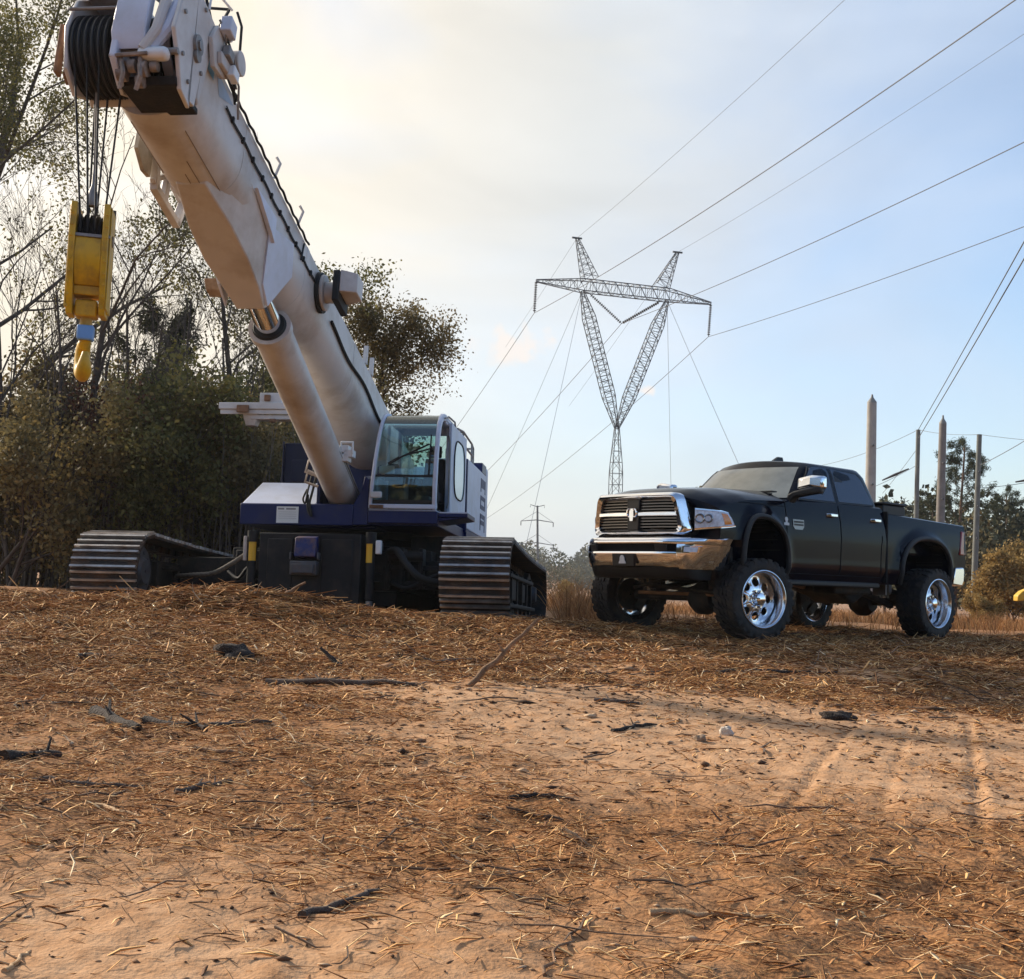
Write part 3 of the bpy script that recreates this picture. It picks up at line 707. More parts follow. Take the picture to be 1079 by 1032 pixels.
# counterweight and engine housing at the rear
m = MB(); m.box(-1.5, 1.69, 6.66, 6.95, 1.45, 2.80); m.build('rear_counterweight', sky_white, crane, bevel=.06)
m = MB(); m.box(1.16, 1.70, 4.25, 6.64, 1.475, 2.62); m.box(-1.2, 1.15, 5.25, 6.64, 1.475, 2.45)
eh = m.build('engine_housing', sky_white, crane, bevel=.02)
m = MB(); m.box(1.45, 1.706, 4.18, 4.245, 1.42, 2.60); m.box(1.3, 1.69, 6.1, 6.64, 2.622, 2.80); m.box(1.2, 1.704, 4.25, 6.64, 1.30, 1.46); m.build('blue_trim', blue, eh, bevel=.008)
m = MB()                                                        # dark block letters on the engine housing
def strokes(mb, x, y0, z0, w, h, segs, th=.06):
    for (a, b_, c, d_) in segs:
        mb.box(x, x + .004, y0 + min(a, c) * w - th / 2, y0 + max(a, c) * w + th / 2, z0 + min(b_, d_) * h - th / 2, z0 + max(b_, d_) * h + th / 2)
Fs = [(0, 0, 0, 1), (0, 1, 1, 1), (1, 0, 1, 1), (0, .5, 1, .5)]
Ds = [(0, 0, 0, 1), (0, 1, 1, 1), (1, 0, 1, 1), (0, 0, 1, 0)]
strokes(m, 1.7015, 5.90, 2.30, .55, .16, Fs, .075); strokes(m, 1.7015, 5.90, 2.0, .55, .16, Ds, .075); strokes(m, 1.7015, 5.90, 1.62, .55, .22, Fs, .075)
m.build('block_lettering', mat('navy_lettering', (.03, .045, .12), .5), eh)
m = MB()
for pts in ([(1.66, 3.3, 2.95), (1.66, 3.9, 3.0), (1.66, 4.9, 2.95), (1.66, 5.1, 2.9), (1.66, 5.1, 2.6)], [(1.66, 4.9, 2.94), (1.66, 4.9, 2.6)], [(1.66, 3.9, 2.99), (1.66, 3.9, 2.6)], [(1.2, 3.9, 2.99), (1.66, 3.9, 2.99)], [(1.2, 5.1, 2.9), (1.66, 5.1, 2.9)], [(1.2, 5.1, 2.9), (1.2, 5.1, 2.6)], [(1.66, 3.9, 2.8), (1.66, 5.1, 2.76)]):
    m.tube(pts, .018, 8)
m.build('handrail', grey, crane)
# ---- cab
prof = [(1.73, 1.52), (1.66, 1.62), (1.645, 1.85), (1.67, 2.25), (1.73, 2.57), (1.82, 2.78), (1.93, 2.89), (2.08, 2.955), (2.3, 2.98)]
def cab_x(z, side):       # the cab narrows towards the roof on the boom side
    return (.665 + .115 * max(0, (z - 1.55) / 1.42)) if side < 0 else (1.635 + .01 * (z - 1.55))
cabm = MB()
def rail(mb, side, off, wd, dep):
    secs = []
    for i, (y, z) in enumerate(prof):
        a = Vector(prof[min(i + 1, len(prof) - 1)]) - Vector(prof[max(i - 1, 0)]); a.normalize(); n_ = Vector((-a[1], a[0]))
        x = cab_x(z, side) - side * off
        secs.append([(x, y + n_[0] * .014, z + n_[1] * .014), (x - side * wd, y + n_[0] * .014, z + n_[1] * .014), (x - side * wd, y - n_[0] * dep, z - n_[1] * dep), (x, y - n_[0] * dep, z - n_[1] * dep)])
    mb.loft(secs)
rail(cabm, -1, 0, .05, .09); rail(cabm, 1, 0, .055, .09)
cabm.box(.665, 1.635, 1.70, 3.3, 1.506, 1.53); cabm.box(.67, 1.63, 1.655, 1.70, 1.535, 1.60)
cabm.box(.78, 1.645, 2.3, 3.30, 2.94, 2.98)
for x0, x1 in ((1.60, 1.645), (.775, .82)): cabm.box(x0, x1, 2.3, 3.3, 2.86, 2.94)
cabm.box(.745, .80, 3.22, 3.3, 1.53, 2.94); cabm.box(1.59, 1.643, 3.22, 3.30, 1.53, 2.94); cabm.box(.80, 1.59, 3.24, 3.3, 2.83, 2.94)
cabm.box(.67, .77, 1.75, 3.22, 1.53, 2.0); cabm.box(.745, .785, 2.42, 2.48, 2.0, 2.94)
cabm.box(1.60, 1.64, 2.62, 3.22, 1.53, 2.86)
cab_o = cabm.build('cab', sky_white, crane, bevel=.012)
def strip(mb, i0, z_lo, z_hi, inset):
    secs = []
    zs = np.linspace(z_lo, z_hi, 14)
    py, pz = [p_[0] for p_ in prof], [p_[1] for p_ in prof]
    for z in zs:
        y = float(np.interp(z, pz, py)); secs.append([(cab_x(z, -1) + inset, y + .012, z), (cab_x(z, 1) - inset, y + .012, z), (cab_x(z, 1) - inset, y + .02, z), (cab_x(z, -1) + inset, y + .02, z)])
    mb.loft(secs)
m = MB(); strip(m, 0, 2.025, 2.975, .052); m.build('windshield', cab_glass, cab_o)
m = MB(); strip(m, 0, 1.66, 1.985, .052); m.build('lower_windshield', cab_glass, cab_o)
m = MB(); strip(m, 0, 1.985, 2.02, .052); strip(m, 0, 1.605, 1.66, .052); m.build('window_seal', rubber, cab_o)
m = MB(); m.beam((.98, 1.64, 2.20), (1.52, 1.665, 2.46), .03, .02); m.beam((1.18, 1.63, 2.29), (1.56, 1.665, 2.40), .018, .02); m.beam((.94, 1.645, 2.17), (1.10, 1.64, 2.26), .05, .03); m.beam((1.52, 1.66, 2.02), (1.535, 1.70, 2.60), .012, .02); m.build('wiper', rubber, cab_o)
m = MB(); m.box(.70, .87, 1.60, 1.645, 1.68, 1.77); m.build('cab_headlight', mat('clear_lamp', (.6, .62, .62), .15, spec=.8), cab_o, bevel=.015)
m = MB(); m.box(.69, .89, 1.63, 1.655, 1.54, 1.585); m.build('cab_latch', rust, cab_o, bevel=.008)
m = MB(); m.box(1.22, 1.56, 2.3, 2.8, 1.72, 1.86); m.loft([[(1.22, 2.78, 1.8), (1.56, 2.78, 1.8), (1.56, 2.92, 1.8), (1.22, 2.92, 1.8)], [(1.24, 2.9, 2.42), (1.54, 2.9, 2.42), (1.54, 3.0, 2.42), (1.24, 3.0, 2.42)]]); m.box(1.30, 1.48, 2.92, 3.0, 2.44, 2.62); m.box(1.2, 1.24, 2.3, 2.7, 1.9, 2.06); m.build('operator_seat', seat_m, cab_o, bevel=.03)
m = MB(); m.box(.88, 1.12, 1.95, 2.3, 1.55, 2.05); m.loft([[(.84, 1.84, 1.95), (1.06, 1.84, 1.95), (1.06, 2.2, 2.02), (.84, 2.2, 2.02)], [(.86, 1.86, 2.16), (1.02, 1.86, 2.16), (1.02, 1.98, 2.22), (.86, 1.98, 2.22)]]); m.box(1.25, 1.5, 1.9, 2.1, 1.56, 1.75); m.build('control_console', ins_m, cab_o, bevel=.02)
m = MB(); m.box(.79, 1.0, 1.74, 1.80, 2.05, 2.15); m.build('papers', mat('white_paper', (.72, .7, .68), .8), cab_o)
m = MB(); m.box(.80, 1.59, 3.24, 3.30, 1.535, 2.149); m.build('cab_rear_panel', seat_m, cab_o)
m = MB(); m.box(.802, 1.588, 3.26, 3.27, 2.15, 2.83); m.build('rear_window', cab_glass, cab_o)
m = MB(); m.box(1.655, 1.70, 2.50, 4.05, 1.54, 2.90); m.box(1.645, 1.655, 2.3, 4.1, 2.90, 2.94); dr_ = m.build('sliding_door', sky_white, crane, bevel=.02)
m = MB()
ov = [(2.95 + .52 * math.copysign(abs(math.cos(a)) ** .55, math.cos(a)) + .12, 2.28 + .44 * math.copysign(abs(math.sin(a)) ** .75, math.sin(a))) for a in np.linspace(0, 2 * math.pi, 40, endpoint=False)]
m.prism(ov, lambda p: (1.7015, p[0] + .22, p[1]), lambda p: (1.708, p[0] + .22, p[1])); m.build('door_window', door_glass, dr_)
m = MB(); ring = [(1.709, p[0] + .22, p[1]) for p in ov]; m.tube(ring + [ring[0]], .012, 6); m.build('window_rubber', rubber, dr_)
m = MB(); m.tube([(1.67, 2.42, 1.62), (1.69, 2.42, 1.7), (1.69, 2.42, 2.6), (1.67, 2.42, 2.7)], .014, 8); m.tube([(1.66, 2.08, 2.90), (1.66, 2.4, 2.98), (1.66, 3.0, 3.0), (1.64, 3.25, 2.92)], .014, 8); m.build('grab_handle', grey, cab_o)
m = MB(); m.box(1.30, 1.62, 2.0, 2.22, 1.535, 1.56); m.tube([(1.56, 2.15, 1.56), (1.56, 2.2, 1.95)], .02, 8); m.build('pedals', rubber, cab_o)
# ---- boom : s along it, t square to its top face
BE = R_(12.7); BX = .2; BZ = 3.97; HW = .38
def B(x, s, t): return Vector((x, -s * math.cos(BE) + t * math.sin(BE), BZ + s * math.sin(BE) + t * math.cos(BE)))
def usec(s, hw=.38, side=.46, dep=.875, top=0., flat=.10):
    pts = [(hw - .05, top), (hw, top - .05), (hw, -side)]
    n_ = 18
    for k in range(1, n_):
        a = math.pi * k / n_ ; pts.append((hw * math.copysign(abs(math.cos(a)) ** .85, math.cos(a)), -side - (dep - side) * math.sin(a) ** .9))
    pts += [(-hw, -side), (-hw, top - .05), (-hw + .05, top)]
    return [B(BX + x, s, t) for x, t in pts]
m = MB(); m.loft([usec(s) for s in np.linspace(-5.6, 5.3, 24)]); boom = m.build('boom', white, crane, smooth=40)
for s in (3.9, 1.55, -1.0):
    m = MB(); m.loft([usec(s, .383, .46, .878, .003), usec(s + .1, .383, .46, .878, .003)]); m.build('boom_collar', white, boom, smooth=40)
m = MB()                                                          # lift cylinder bracket: flat-bottomed keel under the boom
def hexs(s, x0, x1, xa, xb, tt, tb): return [B(x, s, t) for x, t in ((x1, tt), (xb, tb), (xa, tb), (x0, tt))]
m.loft([hexs(4.25, -.14, .54, .06, .34, -.50, -.88), hexs(3.65, -.185, .585, -.02, .42, -.50, -.98), hexs(3.2, -.185, .585, .0, .47, -.60, -1.10), hexs(2.78, -.15, .57, .08, .47, -.78, -1.20), hexs(2.5, .0, .52, .15, .45, -.95, -1.30), hexs(2.38, .02, .50, .16, .44, -.85, -1.22)])
m.build('cylinder_bracket', white, boom, bevel=.012, smooth=20)
for sg in (1, -1):
    fx = lambda x: x if sg > 0 else 2 * BX + .1 - x
    m = MB(); m.loft([[B(fx(x), s, t) for x, s, t in ((.46, 2.52, -1.27), (.47, 2.76, -1.14), (.588, 3.05, -.62), (.588, 2.25, -.36), (.588, 2.20, -.74))], [B(fx(x), s, t) for x, s, t in ((.49, 2.50, -1.27), (.50, 2.76, -1.14), (.615, 3.08, -.62), (.615, 2.25, -.36), (.615, 2.18, -.74))]]); m.build('gusset_plate', sky_white, boom, bevel=.004)
    P_ = ((3.62, -.52), (2.95, -.46), (2.92, -.75), (3.05, -.70)); m = MB(); m.loft([[B(BX + sg * .385, s, t) for s, t in P_], [B(BX + sg * .43, s, t) for s, t in P_]]); m.build('reinforcing_plate', sky_white, boom, bevel=.006)
# cable runs, decals and small fittings on the boom side
xr = BX + HW
m = MB()
for t, r in ((-.30, .008), (-.275, .006)): m.tube([B(xr + .012, s, t - .01 * math.sin(s * 9)) for s in np.linspace(4.6, .6, 60)], r, 5)
for s in np.linspace(4.4, .8, 12): m.add(*[[B(xr + a, s + b_, c) for a in (0, .03) for b_ in (0, .03) for c in (-.32, -.26)], [(0, 1, 3, 2), (4, 6, 7, 5), (0, 4, 5, 1), (2, 3, 7, 6), (0, 2, 6, 4), (1, 5, 7, 3)]])
m.tube([B(xr + .03, s, -.055 + .012 * math.sin(s * 23)) for s in np.linspace(5.2, 1.7, 90)], .014, 6)
m.tube([B(xr + .02, 1.9, -.36), B(xr + .02, 1.85, -.12)], .012, 5); m.tube([B(xr + .02, s, -.42 + .04 * math.sin(s * 3)) for s in np.linspace(.4, -3.0, 40)], .022, 6)
m.build('cable_run', rubber, boom)
m = MB(); P4 = lambda a, b_, c, d_: [B(xr + .003, a, c), B(xr + .003, b_, c), B(xr + .003, b_, d_), B(xr + .003, a, d_)]
m.add(P4(5.12, 4.96, -.10, -.26), [(0, 1, 2, 3)]); m.build('blue_decal', sticker_b, boom, fixn=False)
m = MB(); m.add([B(xr + .003, 4.93, -.10), B(xr + .003, 4.78, -.30), B(xr + .003, 4.42, -.14)], [(0, 1, 2)]); m.build('triangle_decal', sticker_g, boom, fixn=False)
for s in (3.0, 2.05):
    m = MB(); m.tube([B(xr - .02, s, .0), B(xr + .04, s + .03, .16), B(xr - .0, s + .06, .22)], .016, 6); m.build('rope_guide_pin', white, boom)
for s in (-1.7, -2.1):
    m = MB(); m.loft([[B(xr - .06, s, 0), B(xr, s, 0), B(xr, s + .07, 0), B(xr - .06, s + .07, 0)], [B(xr - .06, s + .02, .28), B(xr, s + .02, .28), B(xr, s + .05, .28), B(xr - .06, s + .05, .28)]]); m.build('rope_guide_pin', white, boom)
m = MB()                                                          # reel and bracket on the side
def disc(mb, x0, x1, s, t, r, n_=24): mb.loft([[B(x, s + r * math.cos(2 * math.pi * k / n_), t + r * math.sin(2 * math.pi * k / n_)) for k in range(n_)] for x in (x0, x1)])
disc(m, xr + .001, xr + .05, 1.0, -.30, .25); m.build('reel_flange', rubber, boom)
m = MB(); disc(m, xr + .05, xr + .09, 1.0, -.30, .22); disc(m, xr + .09, xr + .22, 1.0, -.30, .13); m.build('cable_reel', white, boom, bevel=.008)
m = MB(); m.loft([[B(xr + .22, s, t) for s, t in ((1.25, -.12), (.75, -.02), (.72, -.48), (1.2, -.5))], [B(xr + .30, s, t) for s, t in ((1.25, -.12), (.75, -.02), (.72, -.48), (1.2, -.5))]]); m.build('reel_motor', rubber, boom, bevel=.01)
m = MB(); m.loft([[B(xr + .30, s, t) for s, t in ((1.22, -.10), (.80, -.02), (.78, -.36), (1.2, -.38))], [B(xr + .50, s, t) for s, t in ((1.15, -.12), (.84, -.08), (.84, -.34), (1.12, -.36))]]); m.build('reel_cover', white, boom, bevel=.01)
# jib bracket on the far side of the boom, and stowed jib foot sticking out at left
m = MB()
xl = BX - HW
def plate(mb, x0, x1, poly): mb.loft([[B(x0, s, t) for s, t in poly], [B(x1, s, t) for s, t in poly]])
def bars(mb, x0, x1, P_, w): # flat frame made of straps
    for (a, b_) in zip(P_, P_[1:]):
        d = Vector((b_[0] - a[0], b_[1] - a[1])); L_ = d.length; d /= L_; n_ = Vector((-d.y, d.x)) * w / 2; e0, e1 = Vector(a) - d * w * .4, Vector(b_) + d * w * .4
        plate(mb, x0, x1, [tuple(e0 + n_), tuple(e1 + n_), tuple(e1 - n_), tuple(e0 - n_)])
bars(m, xl - .20, xl - .12, [(3.95, -.30), (3.85, -.66), (3.25, -.70), (3.15, -.38), (3.95, -.30)], .075)
bars(m, xl - .19, xl - .13, [(3.60, -.32), (3.62, -.68)], .09); bars(m, xl - .185, xl - .135, [(3.60, -.34), (3.92, -.62)], .05)
plate(m, xl - .12, xl + .02, [(3.9, -.30), (3.8, -.42), (3.3, -.46), (3.2, -.36)])
m.build('jib_bracket', white, boom, bevel=.008)
m = MB()
for k in range(4): m.tube([B(xl - .20 + .03 * k, 4.15 + .0 * k, -.10 - .1 * k), B(xl - .06 + .03 * k, 4.1, -.12 - .1 * k)], .05, 8)
plate(m, xl - .22, xl - .18, [(4.3, -.05), (4.3, -.5), (4.1, -.62), (3.95, -.6), (4.0, -.05)]); m.build('hose_bundle', mat('stained_cream_paint', (.42, .36, .27), .6, noise=.3, nscale=9, dirt=(.10, .07, .05), damt=.7), boom)
m = MB(); m.box(-2.42, -.42, 3.95, 4.35, 3.36, 3.47); m.box(-2.40, -.42, 3.98, 4.0, 3.28, 3.36); m.loft([[(-2.05, 4.0, 3.36), (-1.75, 4.0, 3.36), (-1.75, 4.3, 3.36), (-2.05, 4.3, 3.36)], [(-1.98, 4.05, 3.10), (-1.82, 4.05, 3.10), (-1.82, 4.2, 3.10), (-1.98, 4.2, 3.10)]]); m.box(-1.75, -1.38, 4.0, 4.2, 3.472, 3.64); m.box(-1.9, -.5, 4.02, 4.25, 3.2, 3.275)
jf = m.build('stowed_jib_foot', white, crane, bevel=.015)
m = MB(); m.box(-2.1, -1.9, 3.90, 3.95, 3.30, 3.42); m.box(-1.66, -1.56, 3.95, 3.998, 3.50, 3.6); m.box(-1.55, -1.45, 3.94, 4.0, 3.14, 3.2); m.build('jib_latch', rust, jf, bevel=.01)
m = MB(); m.lathe([(0, .8), (.06, .8), (.06, 1.9), (0, 1.9)], 'z', (-.55, 4.1, 1.5), 12); m.build('jib_support', white, crane)
m = MB(); plate(m, xl - .30, xl - .02, [(2.0, -.64), (1.9, -.74), (1.74, -.75), (1.68, -.64)]); m.build('jib_pin_bracket', mat('weathered_cream_steel', (.45, .36, .26), .6, noise=.35, nscale=9, dirt=(.2, .1, .05), damt=.8), boom, bevel=.01)
m = MB()
def belly(s, a, o=.002):
    P_ = usec(s, HW + o, .46, .875 + o); return P_[3 + a]
for a, s0, s1 in ((5, 5.0, 2.9), (7, 4.6, 3.3), (8, 4.4, 3.2), (12, 5.1, 4.3)): m.tube([belly(s, a) for s in np.linspace(s0, s1, 20)], .004, 4)
m.build('scuff_line', mat('grimy_scuff', (.22, .17, .13), .8), boom)
# ---- lift cylinder
foot = Vector((.2, 2.75, 1.46)); gland = Vector((.24, -1.85, 3.278)); pin = Vector((.26, -2.50, 3.53))
ax = (gland - foot).normalized()
m = MB(); m.tube([foot, foot + ax * .06, foot + ax * .1, gland - ax * .02], [.17, .215, .225, .225], 32); cyl = m.build('lift_cylinder', white, crane)
m = MB(); m.tube([gland - ax * .10, gland - ax * .10 + ax * .001, gland, gland + ax * .001], [.225, .25, .25, .16], 32); m.build('gland', white, cyl)
m = MB(); m.tube([gland + ax * .002, gland + ax * .03], [.20, .18], 32); m.build('rod_seal', rubber, cyl)
m = MB(); m.tube([gland, pin], .15, 32); m.build('piston_rod', chrome, cyl)
m = MB(); m.tube([pin - ax * .12, pin + ax * .16], .17, 20); m.tube([pin + Vector((-.22, 0, 0)), pin + Vector((.22, 0, 0))], .09, 16); m.build('rod_eye', white, cyl)
m = MB()
side_v = ax.cross(Vector((1, 0, 0))).normalized()
for k, (u0, u1) in enumerate(((.1, .42), (.1, .38))): m.tube([foot.lerp(gland, u) + Vector((.215 + .03 * k, 0, .02 * k)) for u in (u0, u1)], .014, 6)
m.tube([foot.lerp(gland, u) + Vector((-.22, 0, 0)) for u in (.45, .97)], .016, 6)
m.build('cylinder_pipe', grey, cyl)
m = MB(); c = foot.lerp(gland, .36)
for dx, dz in ((.24, .05), (.24, .17), (.30, .11)): m.box(c.x + dx - .06, c.x + dx + .06, c.y - .1, c.y + .1, c.z + dz - .05, c.z + dz + .05)
m.tube([c + Vector((.2, -.1, .16)), c + Vector((.2, -.1, .26)), c + Vector((.36, -.1, .26)), c + Vector((.36, -.1, .10))], .02, 6); m.build('valve_block', lamp_w, cyl, bevel=.01)
m = MB(); c = foot.lerp(gland, .27)
for dz in (0, .14): m.tube([c + Vector((-.2, -.05, dz)), c + Vector((-.36, -.10, dz + .08)), c + Vector((-.40, -.1, dz - .08)), c + Vector((-.22, -.05, dz - .14))], .022, 6)
m.build('hose_clamp', mat('stained_white', (.5, .45, .4), .6, dirt=(.2, .12, .07), damt=.7), cyl)
hose([(-.10, 1.72, 2.05), (-.16, 1.70, 1.75), (-.18, 1.66, 1.58), (-.14, 1.64, 1.42), (-.20, 1.66, 1.50), (-.22, 1.7, 1.72)], .018, mt=rubber, ribs=False)
hose([(-.20, 1.9, 2.15), (-.22, 1.70, 1.8), (-.24, 1.66, 1.60), (-.28, 1.67, 1.66), (-.24, 1.72, 1.8)], .014, mt=rubber, ribs=False)
# ---- boom head
def hx(x): return x if x < BX else BX + (x - BX) * .74
def hst(s, t): return 5.53 + (s - 6.6) * .9, .12 + t * .86
def Bh(x, s, t): return B(hx(x), *hst(s, t))
def hplate_(mb, x0, x1, poly): plate(mb, hx(x0), hx(x1), [hst(s, t) for s, t in poly])
def hdisc(mb, x0, x1, s, t, r, n_=24): disc(mb, hx(x0), hx(x1), *hst(s, t), r * .9, n_)
m = MB(); hplate_(m, BX - .56, BX + .58, [(6.15, .04), (6.40, .02), (6.45, -.35), (6.40, -1.0), (6.34, -1.06)]); head = m.build('boom_head', white, crane, bevel=.02)
chk = [(6.05, .10), (6.62, .06), (6.92, -.22), (7.02, -.62), (6.90, -1.02), (6.66, -1.16), (6.42, -1.02), (6.30, -.60)]
for x in (BX - .56, BX - .13):
    m = MB(); hplate_(m, x - .018, x + .018, chk); m.build('cheek_plate', white, head, bevel=.01)
chk2 = [(6.15, .0), (6.75, .05), (7.05, -.30), (7.12, -.75), (6.95, -.95), (6.80, -1.22), (6.55, -1.25), (6.66, -1.10), (6.64, -1.21), (6.46, -1.16), (6.42, -.62), (6.37, -.32)]
m = MB(); hplate_(m, BX + .545, BX + .60, chk2); m.build('cheek_plate', white, head, bevel=.01)
m = MB(); hplate_(m, BX - .54, BX - .15, [(6.75, .16), (7.0, .02), (7.04, -.10), (6.8, .02), (6.3, .10), (6.3, .20)]); hplate_(m, BX - .545, BX - .145, [(6.3, .60), (6.85, .62), (7.02, .12), (6.98, -.16), (6.86, -.10), (6.3, .0)]); m.build('top_guard', sky_white, head, bevel=.01)
sheave_m = mat('black_greasy_sheave', (.010, .0095, .009), .6, noise=.3, nscale=9)
def sheave(x, s, t, r):
    mb = MB(); n_ = 36
    secs = []
    for (rr_, dx) in ((.06, -.026), (r - .05, -.026), (r, -.026), (r - .028, -.006), (r - .028, .006), (r, .026), (r - .05, .026), (.06, .026)):
        secs.append([Bh(x + dx, s + rr_ * math.cos(2 * math.pi * k / n_), t + rr_ * math.sin(2 * math.pi * k / n_)) for k in range(n_)])
    mb.loft(secs); mb.mi = 1
    mb.tube([Bh(x, s + (r - .014) * math.cos(a), t + (r - .014) * math.sin(a)) for a in np.linspace(0, 2 * math.pi, 37)], .014, 6)
    mb.build('sheave', [sheave_m, rope_m], head)
SH = [(BX - .51 + .058 * k) for k in range(6)]
for x in SH: sheave(x, 6.60, -.66, .40)
for k in range(5): sheave(BX - .04 + .11 * k, 6.42, -.50, .36)
m = MB(); m.tube([Bh(BX - .62, 6.60, -.66), Bh(BX + .64, 6.60, -.66)], .06, 14); m.tube([Bh(BX - .57, 7.0, -.40), Bh(BX - .12, 7.0, -.40)], .016, 8); m.tube([Bh(BX - .12, 6.98, -.92), Bh(BX + .60, 6.98, -.92)], .03, 8)
m.build('sheave_pin', grey, head)
m = MB()                                                         # rounded guards and rope keepers on the right half of the head
for x0, rad, w_ in ((BX + .10, .52, .10), (BX + .36, .46, .12)):
    secs = []
    for a in np.linspace(R_(-70), R_(80), 14):
        secs.append([Bh(x0 + dx, 6.45 + (rad + dr2) * math.cos(a), -.50 + (rad + dr2) * math.sin(a)) for dx, dr2 in ((-w_ / 2, 0), (w_ / 2, 0), (w_ / 2, .04), (-w_ / 2, .04))])
    m.loft(secs)
m.build('rope_guard', sky_white, head, bevel=.006)
m = MB(); hplate_(m, BX - .10, BX + .26, [(7.0, .0), (7.12, -.3), (7.14, -.8), (7.05, -.95), (7.03, -.3), (6.92, .02)]); hplate_(m, BX - .10, BX - .04, [(6.6, -.2), (7.1, -.3), (7.1, -1.05), (6.85, -1.22), (6.6, -.9)]); m.build('front_shield', sky_white, head, bevel=.012)
m = MB(); hplate_(m, BX + .16, BX + .52, [(6.95, -.92), (7.08, -.92), (7.08, -1.04), (6.95, -1.04)]); m.build('bumper_pad', lamp_w, head, bevel=.04)
m = MB(); hplate_(m, BX - .08, BX + .56, [(6.30, -1.06), (6.88, -1.12), (6.84, -1.20), (6.28, -1.12)]); m.build('dark_tray', dark, head, bevel=.01)
m = MB()
for k, (x, s, t) in enumerate(((.0, 6.95, -1.02), (.10, 7.0, -1.1), (.22, 6.98, -1.12), (.33, 6.96, -1.08), (.16, 6.9, -1.2), (-.04, 6.92, -1.12))):
    hdisc(m, BX + x - .03, BX + x + .05, s, t, .05 + .012 * (k % 3), 12)
m.tube([Bh(BX - .02, 7.04, -1.02), Bh(BX + .05, 7.06, -1.22), Bh(BX + .0, 7.0, -1.36)], .02, 6); m.tube([Bh(BX + .2, 7.04, -1.02), Bh(BX + .24, 7.04, -1.25), Bh(BX + .18, 6.98, -1.36)], .02, 6); m.tube([Bh(BX - .1, 7.08, -1.04), Bh(BX + .30, 7.08, -1.02)], .018, 6)
m.build('rope_anchor', mat('brown_stained_steel', (.30, .24, .20), .55, noise=.4, nscale=14, dirt=(.06, .04, .03), dscale=8, damt=.9), head)
m = MB()
hplate_(m, BX + .60, BX + .66, [(5.65, -.05), (6.3, -.02), (6.4, -.25), (6.25, -.5), (6.0, -.45), (5.8, -.3)])
hdisc(m, BX + .60, BX + .76, 5.78, -.08, .13); hdisc(m, BX + .60, BX + .72, 6.1, .06, .10); hplate_(m, BX + .66, BX + .72, [(5.9, -.25), (6.25, -.3), (6.2, -.42), (5.9, -.38)])
m.build('side_sheave_mount', white, head, bevel=.01)
m = MB(); m.tube([Bh(BX + .62, 6.2, .05), Bh(BX + .68, 6.15, .30), Bh(BX + .6, 6.0, .45), Bh(BX + .3, 6.0, .48)], .014, 6); m.tube([Bh(BX + .70, 5.75, .0), Bh(BX + .72, 5.85, .35), Bh(BX + .66, 5.9, .5)], .014, 6); m.tube([Bh(BX + .1, 6.4, .3), Bh(BX + .5, 6.45, .28), Bh(BX + .58, 6.3, -.05), Bh(BX + .66, 5.9, -.3), Bh(BX + .66, 5.6, -.42)], .018, 6)
m.build('sensor_cable', rubber, head)
for k, (x, s, t) in enumerate(((.67, 6.0, -.15), (.69, 5.85, -.28))):
    m = MB(); hplate_(m, BX + x, BX + x + .10, [(s, t), (s + .16, t), (s + .16, t - .13), (s, t - .13)]); m.build('junction_box', lamp_w if k else grey, head, bevel=.012)
m = MB(); hplate_(m, BX - .80, BX - .62, [(6.5, -.5), (6.62, -.5), (6.62, -.62), (6.5, -.62)]); hplate_(m, BX - .80, BX - .76, [(6.62, -.3), (6.7, -.3), (6.66, -.85), (6.56, -.85)]); hplate_(m, BX - .74, BX - .58, [(6.5, -.74), (6.6, -.7), (6.6, -.84), (6.5, -.9)]); m.build('pin_bracket', rust, head, bevel=.01)
for s_, t_ in ((6.55, -.05), (6.85, -.15), (6.98, -.45), (6.9, -.88), (6.7, -1.05), (6.45, -.75), (6.35, -.2)):
    m = MB(); hdisc(m, BX + .60, BX + .625, s_, t_, .022, 8); m.build('bolt', grey, head)
m = MB(); hdisc(m, BX + .60, BX + .64, 6.62, -.55, .10, 20); hdisc(m, BX + .64, BX + .66, 6.62, -.55, .05, 6); m.build('pin_cap', grey, head)
m = MB(); m.tube([Bh(BX + .30, 7.0, -.9), Bh(BX + .46, 7.02, -.70), Bh(BX + .52, 6.98, -.35), Bh(BX + .50, 6.85, -.02), Bh(BX + .44, 6.6, .16)], [.05, .055, .055, .05, .045], 10); m.build('guard_tube', sky_white, head)
m = MB(); m.tube([Bh(BX + .22, 7.06, -.95), Bh(BX + .36, 7.08, -.75), Bh(BX + .40, 7.06, -.4), Bh(BX + .38, 6.95, -.08)], [.04, .045, .045, .035], 10); m.build('guard_tube', white, head)
m = MB(); hplate_(m, BX + .66, BX + .80, [(6.1, .12), (6.28, .12), (6.28, -.06), (6.1, -.06)]); m.build('junction_box', sky_white, head, bevel=.012)
for k in range(5):
    m = MB(); x = BX + .66 + .02 * (k % 3); m.tube([Bh(x, 6.3 - .1 * k, .05 - .05 * k), Bh(x + .05, 6.2 - .12 * k, -.05 - .07 * k), Bh(x + .01, 6.05 - .12 * k, -.12 - .1 * k), Bh(x - .01, 5.9 - .1 * k, -.1 - .12 * k)], .012, 6); m.build('hydraulic_line', rubber if k % 2 else grey, head)
m = MB(); m.tube([Bh(BX + .0, 6.7, .20), Bh(BX + .3, 6.75, .30), Bh(BX + .62, 6.5, .28), Bh(BX + .72, 6.15, .30)], .012, 6); m.tube([Bh(BX + .3, 6.75, .30), Bh(BX + .3, 6.75, .05)], .012, 6); m.tube([Bh(BX + .62, 6.5, .28), Bh(BX + .62, 6.5, .0)], .012, 6); m.build('guard_rail', lamp_w, head)
